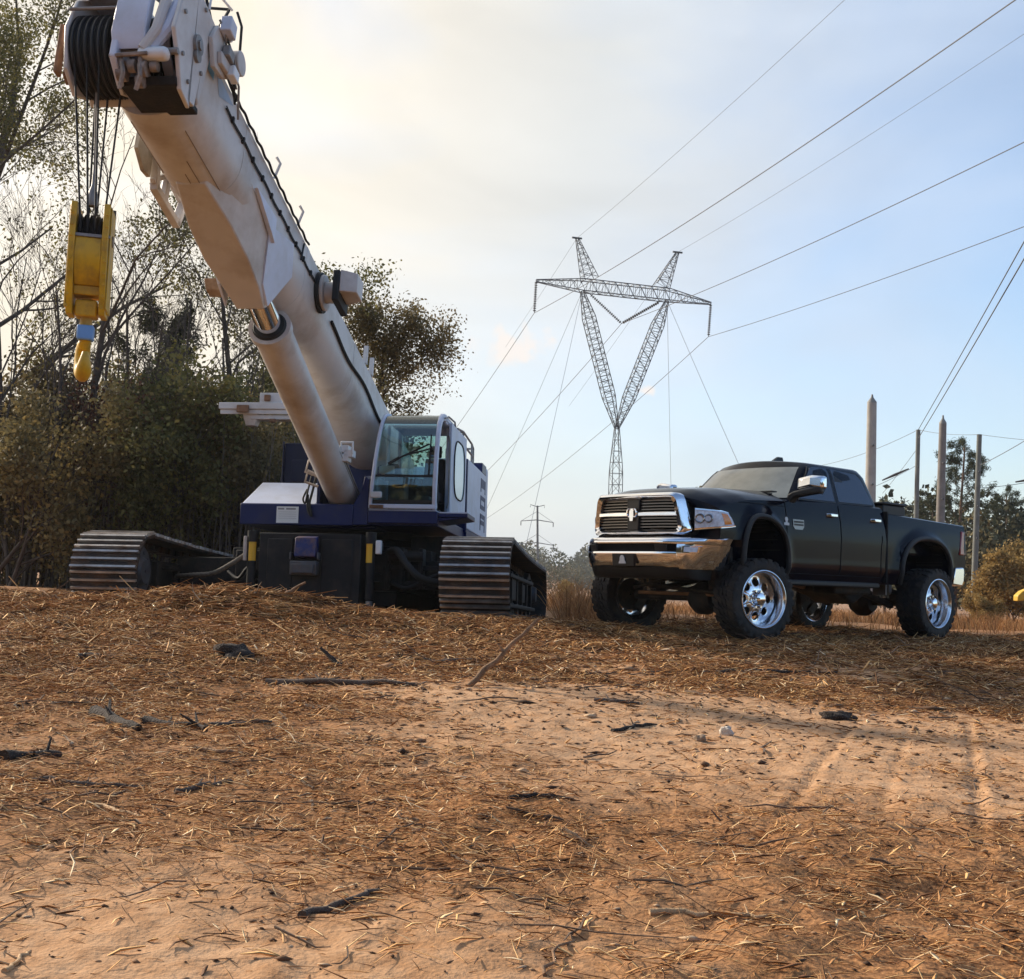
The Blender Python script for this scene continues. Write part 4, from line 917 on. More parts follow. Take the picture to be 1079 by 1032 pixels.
# ---- hook block (hangs from the boom head on its ropes: a thing of its own)
hp = CR_W @ Bh(BX - .36, 6.60, -.66)
hp.x -= .025
hook = empty('hook_block', 'yellow hook block hanging on black wire ropes from the boom head', 'hook block', None, Matrix.Translation((hp.x, hp.y, 0)) @ Matrix.Rotation(R_(13), 4, 'Z') @ Matrix.Diagonal((.86, .95, 1, 1)))
ZT = AT(85, 219, hp.y).z
m = MB()
def hplate(mb, x0, x1, poly): mb.loft([[(x0, y, z) for y, z in poly], [(x1, y, z) for y, z in poly]])
side_p = [(-.20, ZT), (.20, ZT), (.25, ZT - .3), (.22, ZT - .65), (.13, ZT - .95), (-.13, ZT - .95), (-.22, ZT - .65), (-.25, ZT - .3)]
for sx in (-1, 1):
    m = MB(); hplate(m, sx * .125, sx * .185, side_p); hplate(m, sx * .186, sx * .20, [(-.16, ZT - .02), (.16, ZT - .02), (.17, ZT - .9), (-.17, ZT - .9)]); sp = m.build('side_plate', yel, hook, bevel=.012)
    for kz in range(9): m = MB(); m.lathe([(0, .0), (.014, 0), (.014, .02), (0, .022)], 'y', (sx * .165, -.262 + .012 * (kz % 2), ZT - .1 - kz * .1), 8); m.build('bolt', yel, sp)
m = MB(); m.loft([[(-.124, -.21, ZT - .30), (.124, -.21, ZT - .30), (.124, -.16, ZT - .30), (-.124, -.16, ZT - .30)], [(-.124, -.245, ZT - .42), (.124, -.245, ZT - .42), (.124, -.2, ZT - .42), (-.124, -.2, ZT - .42)], [(-.124, -.215, ZT - .60), (.124, -.215, ZT - .60), (.124, -.17, ZT - .6), (-.124, -.17, ZT - .6)], [(-.124, -.13, ZT - .70), (.124, -.13, ZT - .70), (.124, -.09, ZT - .70), (-.124, -.09, ZT - .70)]]); m.box(-.124, .124, -.12, .12, ZT - .78, ZT - .70); m.build('front_cover', yel, hook, bevel=.008)
m = MB(); m.box(-.20, .20, -.225, -.205, ZT - .30, ZT - .275); m.tube([(-.21, 0, ZT - .28), (.21, 0, ZT - .28)], .05, 14); m.build('cross_bolt', grey, hook)
for k in range(4):
    mb = MB(); x = -.084 + .056 * k; mb.lathe([(.04, x - .022), (.19, x - .022), (.215, x - .022), (.19, x - .006), (.19, x + .006), (.215, x + .022), (.19, x + .022), (.04, x + .022)], 'x', (0, 0, ZT - .28), 32); mb.build('block_sheave', dark, hook)
m = MB(); m.box(-.105, .105, -.10, .10, ZT - .96, ZT - .82); m.tube([(-.2, 0, ZT - .89), (.2, 0, ZT - .89)], .035, 12); m.build('trunnion', yel, hook, bevel=.015)
m = MB(); m.lathe([(0, ZT - .80), (.06, ZT - .80), (.06, ZT - 1.10), (0, ZT - 1.10)], 'z', (0, 0, 0), 16); m.build('hook_shank', mat('dull_brass_paint', (.40, .25, .03), .5, noise=.3, nscale=9), hook)
m = MB(); hk = []
for a in np.linspace(R_(95), R_(-200), 26): hk.append((.0, .105 * math.cos(a) , ZT - 1.31 + .125 * math.sin(a)))
pts = [(0, 0, ZT - 1.05), (0, .0, ZT - 1.12), (0, -.02, ZT - 1.17)] + hk[0:]
m.tube(pts, [.055, .055, .055] + [.060 + .020 * math.sin(math.pi * i / 25) - .03 * max(0, (i - 20) / 5) for i in range(26)], 12)
ho = m.build('hook', yel, hook)
ho.matrix_local = Matrix.Translation((0, 0, 0)) @ Matrix.Rotation(R_(14), 4, 'Z')
m = MB(); m.loft([[(-.075, -.085, ZT - 1.03), (.085, -.085, ZT - 1.03), (.085, .06, ZT - 1.03), (-.075, .06, ZT - 1.03)], [(-.07, -.10, ZT - 1.16), (.08, -.10, ZT - 1.16), (.08, .05, ZT - 1.16), (-.07, .05, ZT - 1.16)]]); m.build('safety_latch', mat('light_blue_paint', (.16, .33, .62), .5, noise=.15, dirt=(.3, .25, .2), damt=.4), hook, bevel=.015)
inv = hook.matrix_world.inverted()
for k in range(6):
    x = SH[k]; fr_ = -1 if k % 2 else 1
    a = inv @ (CR_W @ Bh(x, 6.60 + fr_ * (.36 if fr_ > 0 else .10), -.74 + (.06 if fr_ > 0 else -.26))); b_ = Vector((-.084 + .0336 * k, -.19 if fr_ > 0 else .08, ZT - .25))
    mb = MB(); mb.tube([a, b_], .0115, 6); mb.build('hoist_rope', rope_m, hook)
m = MB(); a = inv @ (CR_W @ Bh(SH[2], 6.7, -.75)); m.tube([a, (-.02, .05, ZT + .32)], .012, 6); m.lathe([(0, ZT + .02), (.05, ZT + .02), (.06, ZT + .06), (.045, ZT + .14), (.02, ZT + .2), (.012, ZT + .34), (0, ZT + .34)], 'z', (-.02, .02, 0), 14); m.build('rope_wedge_socket', grey, hook)
# ------------------------------------------------------------------ pickup truck (local axes: x forward, y to its left, z up; origin under the front axle)
paint = mat('matte_black_truck_paint', (.0022, .0032, .0095), .14, spec=.15, noise=.2, nscale=3, rvar=.05, dirt=(.05, .034, .022), dscale=2.2, damt=.10)
trim = mat('black_plastic_trim', (.012, .012, .013), .55, bump=.1)
tint = mat('tinted_window_glass', (.010, .017, .045), .04, spec=.9)
wsg = mat('sky_toned_windshield', (.27, .265, .22), .10, spec=1.0, noise=.25, nscale=5)  # pale cream sky reflection put into the glass base colour
gap = mat('panel_gap_black', (.002, .002, .002), .9)
tyre_m = mat('tyre_rubber', (.018, .017, .017), .75, noise=.3, nscale=9, dirt=(.12, .075, .045), dscale=6, damt=.35, bump=.25)
alu = mat('polished_aluminium', (.84, .84, .86), .20, metal=1, noise=.03, nscale=8)
under = mat('dirty_underbody', (.022, .019, .017), .7, noise=.4, nscale=9, dirt=(.10, .065, .04), dscale=6, damt=.6, bump=.2)
tan_m = mat('muddy_gearbox_casing', (.34, .22, .12), .6, metal=.3, noise=.4, nscale=12)
chr_t = mat('truck_chrome', (.88, .88, .90), .09, metal=1, noise=.03, nscale=30)
lens = mat('clear_headlight_lens', (.74, .80, .90), .30, spec=.3, noise=.25, nscale=30)
amber = mat('amber_lens', (.80, .25, .03), .2, spec=.8)
red_l = mat('red_lens', (.35, .02, .02), .15, spec=.9)
lining_m = mat('matt_black_lining', (.006, .006, .006), .95)
badge_m = mat('grey_badge', (.30, .30, .29), .35, metal=.6)
truck = empty('pickup_truck', 'black lifted crew cab pickup truck with chrome grille and polished deep wheels', 'pickup truck', None, TR_W)

ARF, ARR = (-.05, .90, .54, .53), (-3.72, .86, .62, .48)          # wheel arches: x, z, rx, rz
def zbot(x):
    z = .70
    if x > .45: z = 1.14
    elif x > ARF[0] + ARF[2]: z = 1.0
    for (cx, cz, rx, rz) in (ARF, ARR):
        u = (x - cx) / rx
        if abs(u) < 1: z = max(z if not (x > 0 and cx > -1) else .7, cz + rz * (1 - abs(u) ** 2.3) ** (1 / 2.3))
    if x < ARR[0] - ARR[2]: z = .86 - .02 * (x + 4.34)
    return z
def ztop(x):
    if x > -.60: return float(np.interp(x, [-.60, .2, .75, .95], [1.665, 1.63, 1.56, 1.50]))
    if x > -2.80: return float(np.interp(x, [-2.80, -1.7, -.60], [1.71, 1.70, 1.665]))
    return float(np.interp(x, [-4.85, -2.82], [1.585, 1.645]))
def yside(x, z):
    y = float(np.interp(z, [.66, .80, .86, .90, 1.25, 1.45, 1.60, 1.72], [.925, .955, .985, .975, .985, .972, .945, .915]))
    if x > -.3: y -= .02 * sstep(-.3, .9, x)
    for (cx, cz, rx, rz) in (ARF, ARR):                              # flared arches
        d = math.hypot((x - cx) / rx, (z - cz) / rz)
        y += .05 * float(sstep(1.32, 1.02, d)) * float(sstep(cz - .5, cz, z))
    return y
def front_pull(x, y):
    """plan curve of the nose"""
    return -.40 * max(0, (abs(y) - .25) / .75) ** 2.4 * float(sstep(-.25, .95, x))
def nx_(x): return x
xs_ = sorted(set(np.round(np.concatenate([np.arange(-4.85, .95, .06), [ARF[0] - ARF[2], ARF[0] + ARF[2], ARR[0] - ARR[2], ARR[0] + ARR[2], .95, -.60, -.62, -2.80, -2.82, ARR[0] - ARR[2] + .015, ARR[0] + ARR[2] - .015, ARF[0] - ARF[2] + .015, ARF[0] + ARF[2] - .015]]), 3)))
secs = []
for x in xs_:
    zb, zt = zbot(x), ztop(x); half = [(0., .80 if x < .4 else zb), (.52, .80 if x < .4 else zb), (.52, max(zb, .80)), (yside(x, zb) - .03, zb)]
    for u in np.linspace(0, 1, 17):
        z = zb + (zt - .015 - zb) * u; half.append((yside(x, z), z))
    yt = yside(x, zt) - .02; half.append((yt, zt))
    if x > -.61:
        zc = float(np.interp(x, [-.62, .3, .7, .88, .95], [1.80, 1.775, 1.735, 1.68, 1.64]))
        for u in (.93, .85, .74, .64, .5, .35, .18, 0): half.append((yt * u, zt + (zc - zt) * (1 - u ** 3.2) ** .8 + .012 * math.exp(-((u - .66) / .07) ** 2)))
    elif x > -2.81:
        for u in (.93, .85, .74, .64, .5, .35, .18, 0): half.append((yt * u, zt))
    else:
        for yy, zz in ((yt - .03, zt + .005), (yt - .09, zt), (yt - .10, zt - .05), (yt - .10, 1.15), (yt - .12, 1.12), (.5, 1.12), (.25, 1.12), (0, 1.12)): half.append((yy, zz))
    full = half + [(-y, z) for y, z in half[-2:0:-1]]
    secs.append([(x + front_pull(x, y), y, z) for y, z in full])
m = MB(); m.loft(secs); body = m.build('body', paint, truck, smooth=32)
# tailgate
m = MB(); m.box(-4.89, -4.852, -.86, .86, .95, 1.57); m.build('tailgate', paint, truck, bevel=.02)
# black linings inside the arches and the fascia behind the grille
for (cx, cz, rx, rz) in (ARF, ARR):
    for s in (-1, 1):
        P_ = [(cx + rx * math.copysign(abs(math.cos(a)) ** .87, math.cos(a)), cz + rz * abs(math.sin(a)) ** .87) for a in np.linspace(-.05, math.pi + .05, 28)]
        m = MB(); m.loft([[(x, s * yy, z) for x, z in P_] for yy in (.50, .93)], close=False, cap0=False, cap1=False); m.build('wheel_arch_liner', lining_m, truck, fixn=False)
        P_ = []
        for a in np.linspace(-.25, math.pi + .25, 40):
            x, z = cx + (rx + .005) * math.copysign(abs(math.cos(a)) ** .87, math.cos(a)), cz + (rz + .005) * math.copysign(abs(math.sin(a)) ** .87, math.sin(a))
            P_.append((x + front_pull(x, .98), s * (yside(x, z) + .012), z))
        m = MB(); m.tube(P_, .034, 8); m.build('fender_flare', trim, truck)
# ---- greenhouse
def gh(t, n_side=10):
    """outline of the cab at height fraction t: list of (x,y) from front centre round the left to the rear centre"""
    xf0 = -.62 - .62 * t - .05 * max(0, t - .8) * 5; xr = -2.77 + .14 * t ** 1.3 + .05 * max(0, t - .8) * 5
    yw = .905 - .20 * t - .06 * max(0, t - .85) * 6
    pts = []
    for u in np.linspace(0, 1, 9):
        y = yw * .93 * u; pts.append((xf0 - .24 * u ** 2.2 * (1 - .35 * t), y))
    pts.append((pts[-1][0] - .05, yw * .985))
    xa = pts[-1][0] - .05
    for u in np.linspace(0, 1, n_side): pts.append((xa + (xr + .08 - xa) * u, yw * (1 + .012 * math.sin(math.pi * u))))
    pts.append((xr + .02, yw * .96))
    for u in (.8, .5, .25, 0): pts.append((xr, yw * u))
    return pts
ts = [0, .2, .4, .6, .8, .88, .94, .98, 1.0]
def gz(t): return 1.655 + .555 * t - .02 * max(0, t - .94) / .06
secs = []
for t in ts:
    h = gh(t); full = [(x, y) for x, y in h] + [(x, -y) for x, y in h[-2:0:-1]]
    secs.append([(x, y, gz(t) + (.05 * t * t * (1 - (y / .75) ** 2) if t > .93 else 0)) for x, y in full])
full = secs[-1]; cxm = sum(p[0] for p in full) / len(full)
for f_, dz in ((.75, .028), (.45, .045), (.02, .05)): secs.append([(cxm + (x - cxm) * f_, y * f_, z + dz * .6) for x, y, z in full])
m = MB(); m.loft(secs, cap0=False); cab_b = m.build('cab', paint, truck, smooth=40)
def yg(z):
    t = (z - 1.655) / .555; return .905 - .20 * t - .06 * max(0, t - .85) * 6
def side_panel(name, poly, mt, parent, out=.006, thick=.008, s=1):
    mb = MB(); P_ = []
    n_ = len(poly)
    for i in range(n_):                                              # subdivide so that it follows the surface
        a, b_ = poly[i], poly[(i + 1) % n_]
        for k in range(6): P_.append((a[0] + (b_[0] - a[0]) * k / 6, a[1] + (b_[1] - a[1]) * k / 6))
    mb.loft([[(x, s * (yg(z) * 1.008 + out), z) for x, z in P_], [(x, s * (yg(z) * 1.008 + out - thick), z) for x, z in P_]]); return mb.build(name, mt, parent, smooth=20)
wf = [(-.99, 1.715), (-1.05, 1.80), (-1.40, 2.13), (-1.50, 2.155), (-1.79, 2.16), (-1.74, 1.72)]
wr = [(-1.83, 1.725), (-1.87, 2.155), (-2.42, 2.125), (-2.50, 2.06), (-2.62, 1.76), (-2.60, 1.735)]
grow = lambda P_, d: [(x + d * (1 if x > sum(p[0] for p in P_) / len(P_) else -1), z + d * (1 if z > sum(p[1] for p in P_) / len(P_) else -1)) for x, z in P_]
for s in (1, -1):
    for P_ in (wf, wr):
        side_panel('window_frame', grow(P_, .022), trim, cab_b, .004, .01, s); side_panel('side_window', P_, tint, cab_b, .0075, .01, s)
# windshield follows the front of the cab
secs = []
for t in np.linspace(.10, .865, 10):
    h = gh(t)[:9]; xs9 = [p[0] for p in h]; ys9 = [p[1] for p in h]; ym = ys9[-1] * .955
    row = []
    for u in np.linspace(-1, 1, 17): row.append((float(np.interp(abs(u) * ym, ys9, xs9)) + .010, u * ym, gz(t) + .004))
    secs.append(row)
m = MB(); m.loft(secs, close=False, cap0=False, cap1=False); m.build('windshield', wsg, cab_b, fixn=True)
m = MB()
for s in (-1, 1): m.beam((-.70, s * .18 - .2 * s, 1.795), (-.80, s * .62, 1.76), .03, .02)
m.box(-.73, -.62, -.75, .75, 1.77, 1.785); m.build('wiper', trim, truck)
m = MB(); m.loft([[(-1.62, -.025, 2.27), (-1.62, .025, 2.27), (-1.84, .03, 2.27), (-1.84, -.03, 2.27)], [(-1.74, -.012, 2.34), (-1.74, .012, 2.34), (-1.84, .012, 2.34), (-1.84, -.012, 2.34)]]); m.build('roof_antenna', trim, truck)
# door seams, handles, badges
m = MB()
def seam(P_, s, w_=.006):
    pts = [(x + front_pull(x, .97), s * (yside(x, z) + .001), z) for x, z in P_]; m.tube(pts, w_, 5)
for s in (1, -1):
    zz = np.linspace(.80, 1.66, 14)
    seam([(-.63 - .0 * z, z) for z in zz], s); seam([(-1.755 + .01 * math.sin(z * 4), z) for z in zz], s)
    seam([(x, .79) for x in np.linspace(-.63, -2.68, 16)], s); seam([(-2.68 - .02 * (z > 1.2), z) for z in zz[:9]], s)
    seam([(x, 1.585 - .06 * (x > .3) * (x - .3)) for x in np.linspace(-.6, .5, 10)], s, .005)
m.build('door_seam', gap, truck)
for s in (1, -1):
    m = MB(); m.box(-2.83, -2.795, min(s * .60, s * .985), max(s * .60, s * .985), .72, 1.66); m.build('bed_gap', gap, truck)
def handle(x, z, s):
    mb = MB(); y = s * yside(x, z); mb.loft([[(x - .11, y, z - .02), (x - .11, y, z + .02), (x - .11, y + s * .01, z + .015), (x - .11, y + s * .01, z - .015)], [(x - .07, y, z - .024), (x - .07, y, z + .024), (x - .07, y + s * .05, z + .018), (x - .07, y + s * .05, z - .018)], [(x + .07, y, z - .024), (x + .07, y, z + .024), (x + .07, y + s * .05, z + .018), (x + .07, y + s * .05, z - .018)], [(x + .11, y, z - .02), (x + .11, y, z + .02), (x + .11, y + s * .01, z + .015), (x + .11, y + s * .01, z - .015)]])
    mb.build('door_handle', chr_t, truck, bevel=.006)
for s in (1, -1): handle(-1.58, 1.535, s); handle(-2.56, 1.525, s)
def on_side(poly, x0, z0, out, th, name, mt, par=None):
    mb = MB(); mb.loft([[(x0 + a, yside(x0 + a, z0 + b_) + out, z0 + b_) for a, b_ in poly], [(x0 + a, yside(x0 + a, z0 + b_) + out - th, z0 + b_) for a, b_ in poly]]); return mb.build(name, mt, par or truck)
on_side([(-.11, .055), (.11, .055), (.11, -.03), (.075, -.065), (-.075, -.065), (-.11, -.03)], -.86, 1.385, .008, .01, 'door_badge', badge_m)
m = MB()
for dz in (.025, -.01): 
    for k in range(6): m.box(-.95 + k * .031, -.95 + k * .031 + .022, .9825, .992, 1.385 + dz - .008, 1.385 + dz + .012)
m.build('badge_lettering', mat('dark_badge_ink', (.05, .05, .05), .5), truck)
on_side([(-.05, -.045), (.05, -.045), (.05, -.015), (.015, -.01), (.03, .03), (.015, .055), (-.015, .055), (-.03, .03), (-.015, -.01), (-.05, -.015)], -.62, 1.405, .008, .01, 'fender_emblem', mat('white_emblem', (.6, .6, .6), .4))
m = MB()
for s in (1, -1): m.loft([[(.42, s * .6, .70), (-.6, s * .9, .66), (-.6, s * .9, .72), (.42, s * .6, .74)], [(.42, s * .7, .70), (-.6, s * .96, .66), (-.6, s * .96, .72), (.42, s * .7, .74)]]) if False else m.box(-2.70, -.70, *( (.86, .955) if s > 0 else (-.955, -.86)), .645, .715)
m.build('rocker_panel', trim, truck, bevel=.02)
# mirrors
for s in (1, -1):
    m = MB(); m.loft([[(-.86, s * .90, 1.60), (-.74, s * .90, 1.60), (-.72, s * .90, 1.74), (-.84, s * .90, 1.74)], [(-.85, s * .98, 1.70), (-.75, s * .98, 1.70), (-.74, s * .98, 1.78), (-.84, s * .98, 1.78)], [(-.88, s * 1.20, 1.735), (-.76, s * 1.20, 1.735), (-.76, s * 1.20, 1.82), (-.88, s * 1.20, 1.82)], [(-.91, s * 1.31, 1.75), (-.83, s * 1.31, 1.75), (-.83, s * 1.31, 1.84), (-.91, s * 1.31, 1.84)]]); mo = m.build('mirror', trim, truck, bevel=.02)
    m = MB(); m.loft([[(-.92, s * 1.0, 1.795), (-.78, s * 1.0, 1.795), (-.79, s * 1.0, 1.94), (-.92, s * 1.0, 1.945)], [(-.93, s * 1.2, 1.825), (-.76, s * 1.2, 1.825), (-.77, s * 1.2, 1.965), (-.93, s * 1.2, 1.97)], [(-.95, s * 1.33, 1.80), (-.84, s * 1.33, 1.80), (-.85, s * 1.33, 1.955), (-.95, s * 1.33, 1.96)]]); m.build('mirror_cap', chr_t, mo, bevel=.03)
# ---- nose
def nose(y, back=0.): return .985 + front_pull(.95, y) - back
def face(poly, d0, d1, mb):
    """prism over a (y,z) outline that follows the nose's plan curve"""
    mb.loft([[(nose(y) + d1, y, z) for y, z in poly], [(nose(y) + d0, y, z) for y, z in poly]])
def rrect(y0, y1, z0, z1, r, taper=0., n_=6):
    pts = []
    for (cy, cz, a0) in ((y1 - r, z1 - r, 0), (y0 + r, z1 - r, 90), (y0 + r, z0 + r, 180), (y1 - r, z0 + r, 270)):
        for k in range(n_ + 1):
            a = R_(a0 + 90 * k / n_); pts.append((cy + r * math.cos(a), cz + r * math.sin(a)))
    zm = (z0 + z1) / 2
    return [(y * (1 + taper * (zm - z) / (z1 - z0) * 2), z) for y, z in pts]
def dens(P_, n_=4):
    o_ = []
    for i in range(len(P_)):
        a, b_ = P_[i], P_[(i + 1) % len(P_)]
        for k in range(n_): o_.append((a[0] + (b_[0] - a[0]) * k / n_, a[1] + (b_[1] - a[1]) * k / n_))
    return o_
def ring(outer, inner, d_in, d_out, d_back, name, mt, par):
    mb = MB(); n_ = len(outer); O_ = outer; I_ = inner
    mid = [((a[0] * .6 + b_[0] * .4), (a[1] * .6 + b_[1] * .4)) for a, b_ in zip(O_, I_)]
    L0 = [(nose(y) + d_back, y, z) for y, z in O_]; L1 = [(nose(y) + d_in, y, z) for y, z in O_]; L2 = [(nose(y) + d_out, y, z) for y, z in mid]; L3 = [(nose(y) + d_in * .6, y, z) for y, z in I_]; L4 = [(nose(y) + d_back, y, z) for y, z in I_]
    mb.loft([L0, L1, L2, L3, L4], cap0=False, cap1=False); return mb.build(name, mt, par, smooth=60)
go = dens(rrect(-.70, .70, 1.165, 1.655, .10, .07)); gi = dens(rrect(-.60, .60, 1.23, 1.575, .05, .06))
m = MB(); face(dens(rrect(-.68, .68, 1.15, 1.64, .06, .06)), -.30, -.045, m); gp = m.build('grille', lining_m, truck)
ring(go, gi, .045, .07, -.06, 'grille_surround', chr_t, gp)
m = MB()
for z in np.arange(1.255, 1.57, .034):
    for y0, y1 in ((-.62, -.085), (.085, .62)): face(dens([(y0, z), (y1, z), (y1, z + .013), (y0, z + .013)], 6), -.05, -.005, m)
m.build('grille_slat', mat('dark_grille_bar', (.20, .185, .17), .30, metal=.8), gp)
m = MB()
for y0, y1 in ((-.615, -.08), (.08, .615)): face(dens([(y0, 1.386), (y1, 1.386), (y1, 1.432), (y0, 1.432)], 6), -.05, .04, m)
m.build('grille_crossbar', chr_t, gp, bevel=.008)
m = MB(); face(dens([(-.085, 1.225), (.085, 1.225), (.10, 1.60), (-.10, 1.60)], 4), -.06, .03, m); m.build('grille_post', mat('satin_black', (.03, .028, .026), .3, metal=.3), gp, bevel=.01)
m = MB()                                                             # ram's-head emblem: muzzle, brow and two curled horns
for poly, d in (([(-.022, 1.33), (.022, 1.33), (.034, 1.40), (.03, 1.45), (-.03, 1.45), (-.034, 1.40)], .06), ([(-.03, 1.45), (.03, 1.45), (.05, 1.475), (-.05, 1.475)], .055)): face(poly, .025, d, m)
for s in (-1, 1): m.tube([(nose(0) + .05, s * (.045 + .026 * math.cos(a)), 1.425 + .045 * math.sin(a)) for a in np.linspace(2.2, -2.6, 14)], [.016 - .0007 * k for k in range(14)], 6)
m.build('grille_emblem', chr_t, gp)
# headlights wrap round the corners of the body
for s in (1, -1):
    def path(xe, z):
        P_ = [(.95 + front_pull(.95, y), y, z) for y in np.linspace(.755, .93, 8)]
        return P_ + [(x + front_pull(x, yside(x, z)), yside(x, z), z) for x in np.linspace(.945, xe, 8)]
    def tilt(P_, z0, z1): return [(x, y, z0 + (z1 - z0) * i / (len(P_) - 1)) for i, (x, y, z) in enumerate(P_)]
    top = tilt(path(.79, 1.46), 1.478, 1.442); bot = tilt(path(.66, 1.26), 1.232, 1.292)[::-1]
    m = MB()
    n_ = 25
    def seq(P_, n__):
        A_ = np.array(P_); d_ = np.concatenate([[0], np.cumsum(np.linalg.norm(np.diff(A_, axis=0), axis=1))]); t_ = np.linspace(0, d_[-1], n__); return np.stack([np.interp(t_, d_, A_[:, i]) for i in range(3)], 1)
    T_, B_ = seq(top, n_), seq(bot[::-1], n_)
    def band(v0, v1, o, mb, u0=0., u1=1.):
        rows = []
        for v in np.linspace(v0, v1, 7):
            C_ = B_ * (1 - v) + T_ * v; tg = np.gradient(C_, axis=0); nr = np.stack([tg[:, 1], -tg[:, 0], tg[:, 2] * 0], 1); nr /= np.linalg.norm(nr, axis=1)[:, None]; nr *= np.sign(nr[:, :1] + .3)
            i0, i1 = int(u0 * (n_ - 1)), int(u1 * (n_ - 1)) + 1
            h_ = o + .012 + .014 * math.sin(math.pi * min(max(v, 0), 1)); rows.append([(c[0] + k_[0] * h_, s * (c[1] + k_[1] * h_), c[2]) for c, k_ in zip(C_[i0:i1], nr[i0:i1])])
        mb.loft(rows, close=False, cap0=False, cap1=False)
    band(0, 1, 0, m); hl = m.build('headlight', lens, truck, smooth=60)
    m = MB(); band(.16, .84, .003, m, .70, .95); m.build('turn_lens', amber, hl, smooth=60)
    m = MB()
    for u, v, r_ in ((.14, .52, .058), (.36, .52, .052)):
        c = (B_ * (1 - v) + T_ * v)[int(u * (n_ - 1))]; mb_ = m
        ctr = Vector((c[0] + .028, s * (c[1] + .018), c[2])); dr2 = Vector((.8, s * .6, 0)).normalized(); a_ = Vector((0, 0, 1)); b2 = dr2.cross(a_)
        secs = []
        for rr2, o2 in ((r_, -.03), (r_, .004), (r_ * .86, .010), (r_ * .8, .0), (r_ * .5, -.012), (.004, -.015)):
            secs.append([ctr + dr2 * o2 + (a_ * math.cos(2 * math.pi * k / 20) + b2 * math.sin(2 * math.pi * k / 20)) * rr2 for k in range(20)])
        m.loft(secs, cap0=False)
    m.build('headlight_projector', mat('lamp_reflector_grey', (.30, .31, .33), .12, metal=.9), hl)
    m = MB(); band(.93, 1.02, .010, m); band(-.03, .07, .010, m); m.build('headlight_rim', chr_t, hl, smooth=60)
# ---- bumper: chrome with a dark centre opening
def sweep(mb, sec, y0, y1, n_=24, off=0.):
    secs = []
    for y in np.linspace(y0, y1, n_):
        k = 1.10 + off - .50 * max(0, (abs(y) - .45) / .55) ** 1.9
        secs.append([(k + dx, y - math.copysign(.13 * max(0, 1.14 - z) / .34 * float(sstep(.72, 1.0, abs(y))), y), z) for dx, z in sec])
    mb.loft(secs)
m = MB(); sweep(m, [(-.10, 1.135), (-.02, 1.14), (.02, 1.125), (.035, 1.09), (.03, 1.065), (-.08, 1.06)], -1.03, 1.03, 40)
sweep(m, [(-.08, .965), (.045, .97), (.05, .95), (.02, .845), (-.02, .80), (-.10, .80)], -.70, .70, 28)
sweep(m, [(-.10, 1.058), (.031, 1.062), (.05, .97), (.022, .835), (-.02, .782), (-.10, .782)], .695, 1.03, 12); sweep(m, [(-.10, 1.058), (.031, 1.062), (.05, .97), (.022, .835), (-.02, .782), (-.10, .782)], -1.03, -.695, 12)
bump = m.build('front_bumper', chr_t, truck, smooth=50)
m = MB(); sweep(m, [(-.14, 1.06), (-.06, 1.06), (-.06, .965), (-.14, .965)], -.69, .69, 20); m.build('bumper_grille', lining_m, bump)
m = MB(); sweep(m, [(-.30, .80), (-.02, .797), (-.06, .70), (-.12, .665), (-.30, .665)], -.86, .86, 28); m.build('air_dam', trim, bump, smooth=50)
for s in (1, -1):
    m = MB(); sweep(m, [(.02, 1.045), (.043, 1.045), (.052, .96), (.02, .96)], s * .74, s * .90, 6); fl = m.build('fog_light_bezel', chr_t, bump, bevel=.006)
    m = MB(); sweep(m, [(.03, 1.03), (.052, 1.03), (.058, .975), (.03, .975)], s * .765, s * .875, 6); m.build('fog_light', lens, fl)
    m = MB(); sweep(m, [(.02, 1.05), (.048, 1.05), (.03, .98), (.02, .98)], s * .46, s * .60, 5); m.build('tow_hook', trim, bump, bevel=.01)
m = MB(); sweep(m, [(.035, .945), (.075, .945), (.06, .80), (.02, .80)], -.17, .17, 4); m.build('front_plate', mat('black_plate', (.012, .012, .012), .4), bump, bevel=.005)
m = MB(); bell = [(-.055, .83), (.055, .83), (.05, .85), (.038, .865), (.034, .90), (.018, .922), (.0, .928), (-.018, .922), (-.034, .90), (-.038, .865), (-.05, .85)]
m.loft([[(1.10 + .062 + .016 * (z - .80) / .145 + .004, y, z) for y, z in bell], [(1.10 + .07 + .016 * (z - .80) / .145 + .004, y, z) for y, z in bell]]); m.build('plate_emblem', mat('white_plate_mark', (.62, .64, .66), .5), bump)
# ---- rear
for s in (1, -1):
    m = MB(); m.loft([[(-4.88, s * .80, 1.16), (-4.89, s * .975, 1.16), (-4.66, s * 1.004, 1.16), (-4.66, s * .80, 1.16)], [(-4.88, s * .80, 1.50), (-4.89, s * .955, 1.50), (-4.74, s * .985, 1.50), (-4.74, s * .80, 1.50)]]); m.build('tail_light', red_l, truck, bevel=.015)
m = MB()
for y0, y1, xx in ((-1.0, 1.0, 0),):
    secs = []
    for y in np.linspace(y0, y1, 24):
        k = -4.98 + .22 * max(0, (abs(y) - .7) / .3) ** 2; secs.append([(k, y, .99), (k - .02, y, .96), (k, y, .76), (k + .03, y, .72), (k + .30, y, .74), (k + .22, y, .98)])
    m.loft(secs)
m.build('rear_bumper', chr_t, truck, bevel=.02)
m = MB(); m.box(-3.55, -3.0, -.80, .80, 1.50, 1.775); m.box(-3.57, -2.98, -.82, .82, 1.776, 1.81); m.build('bed_toolbox', trim, truck, bevel=.02)
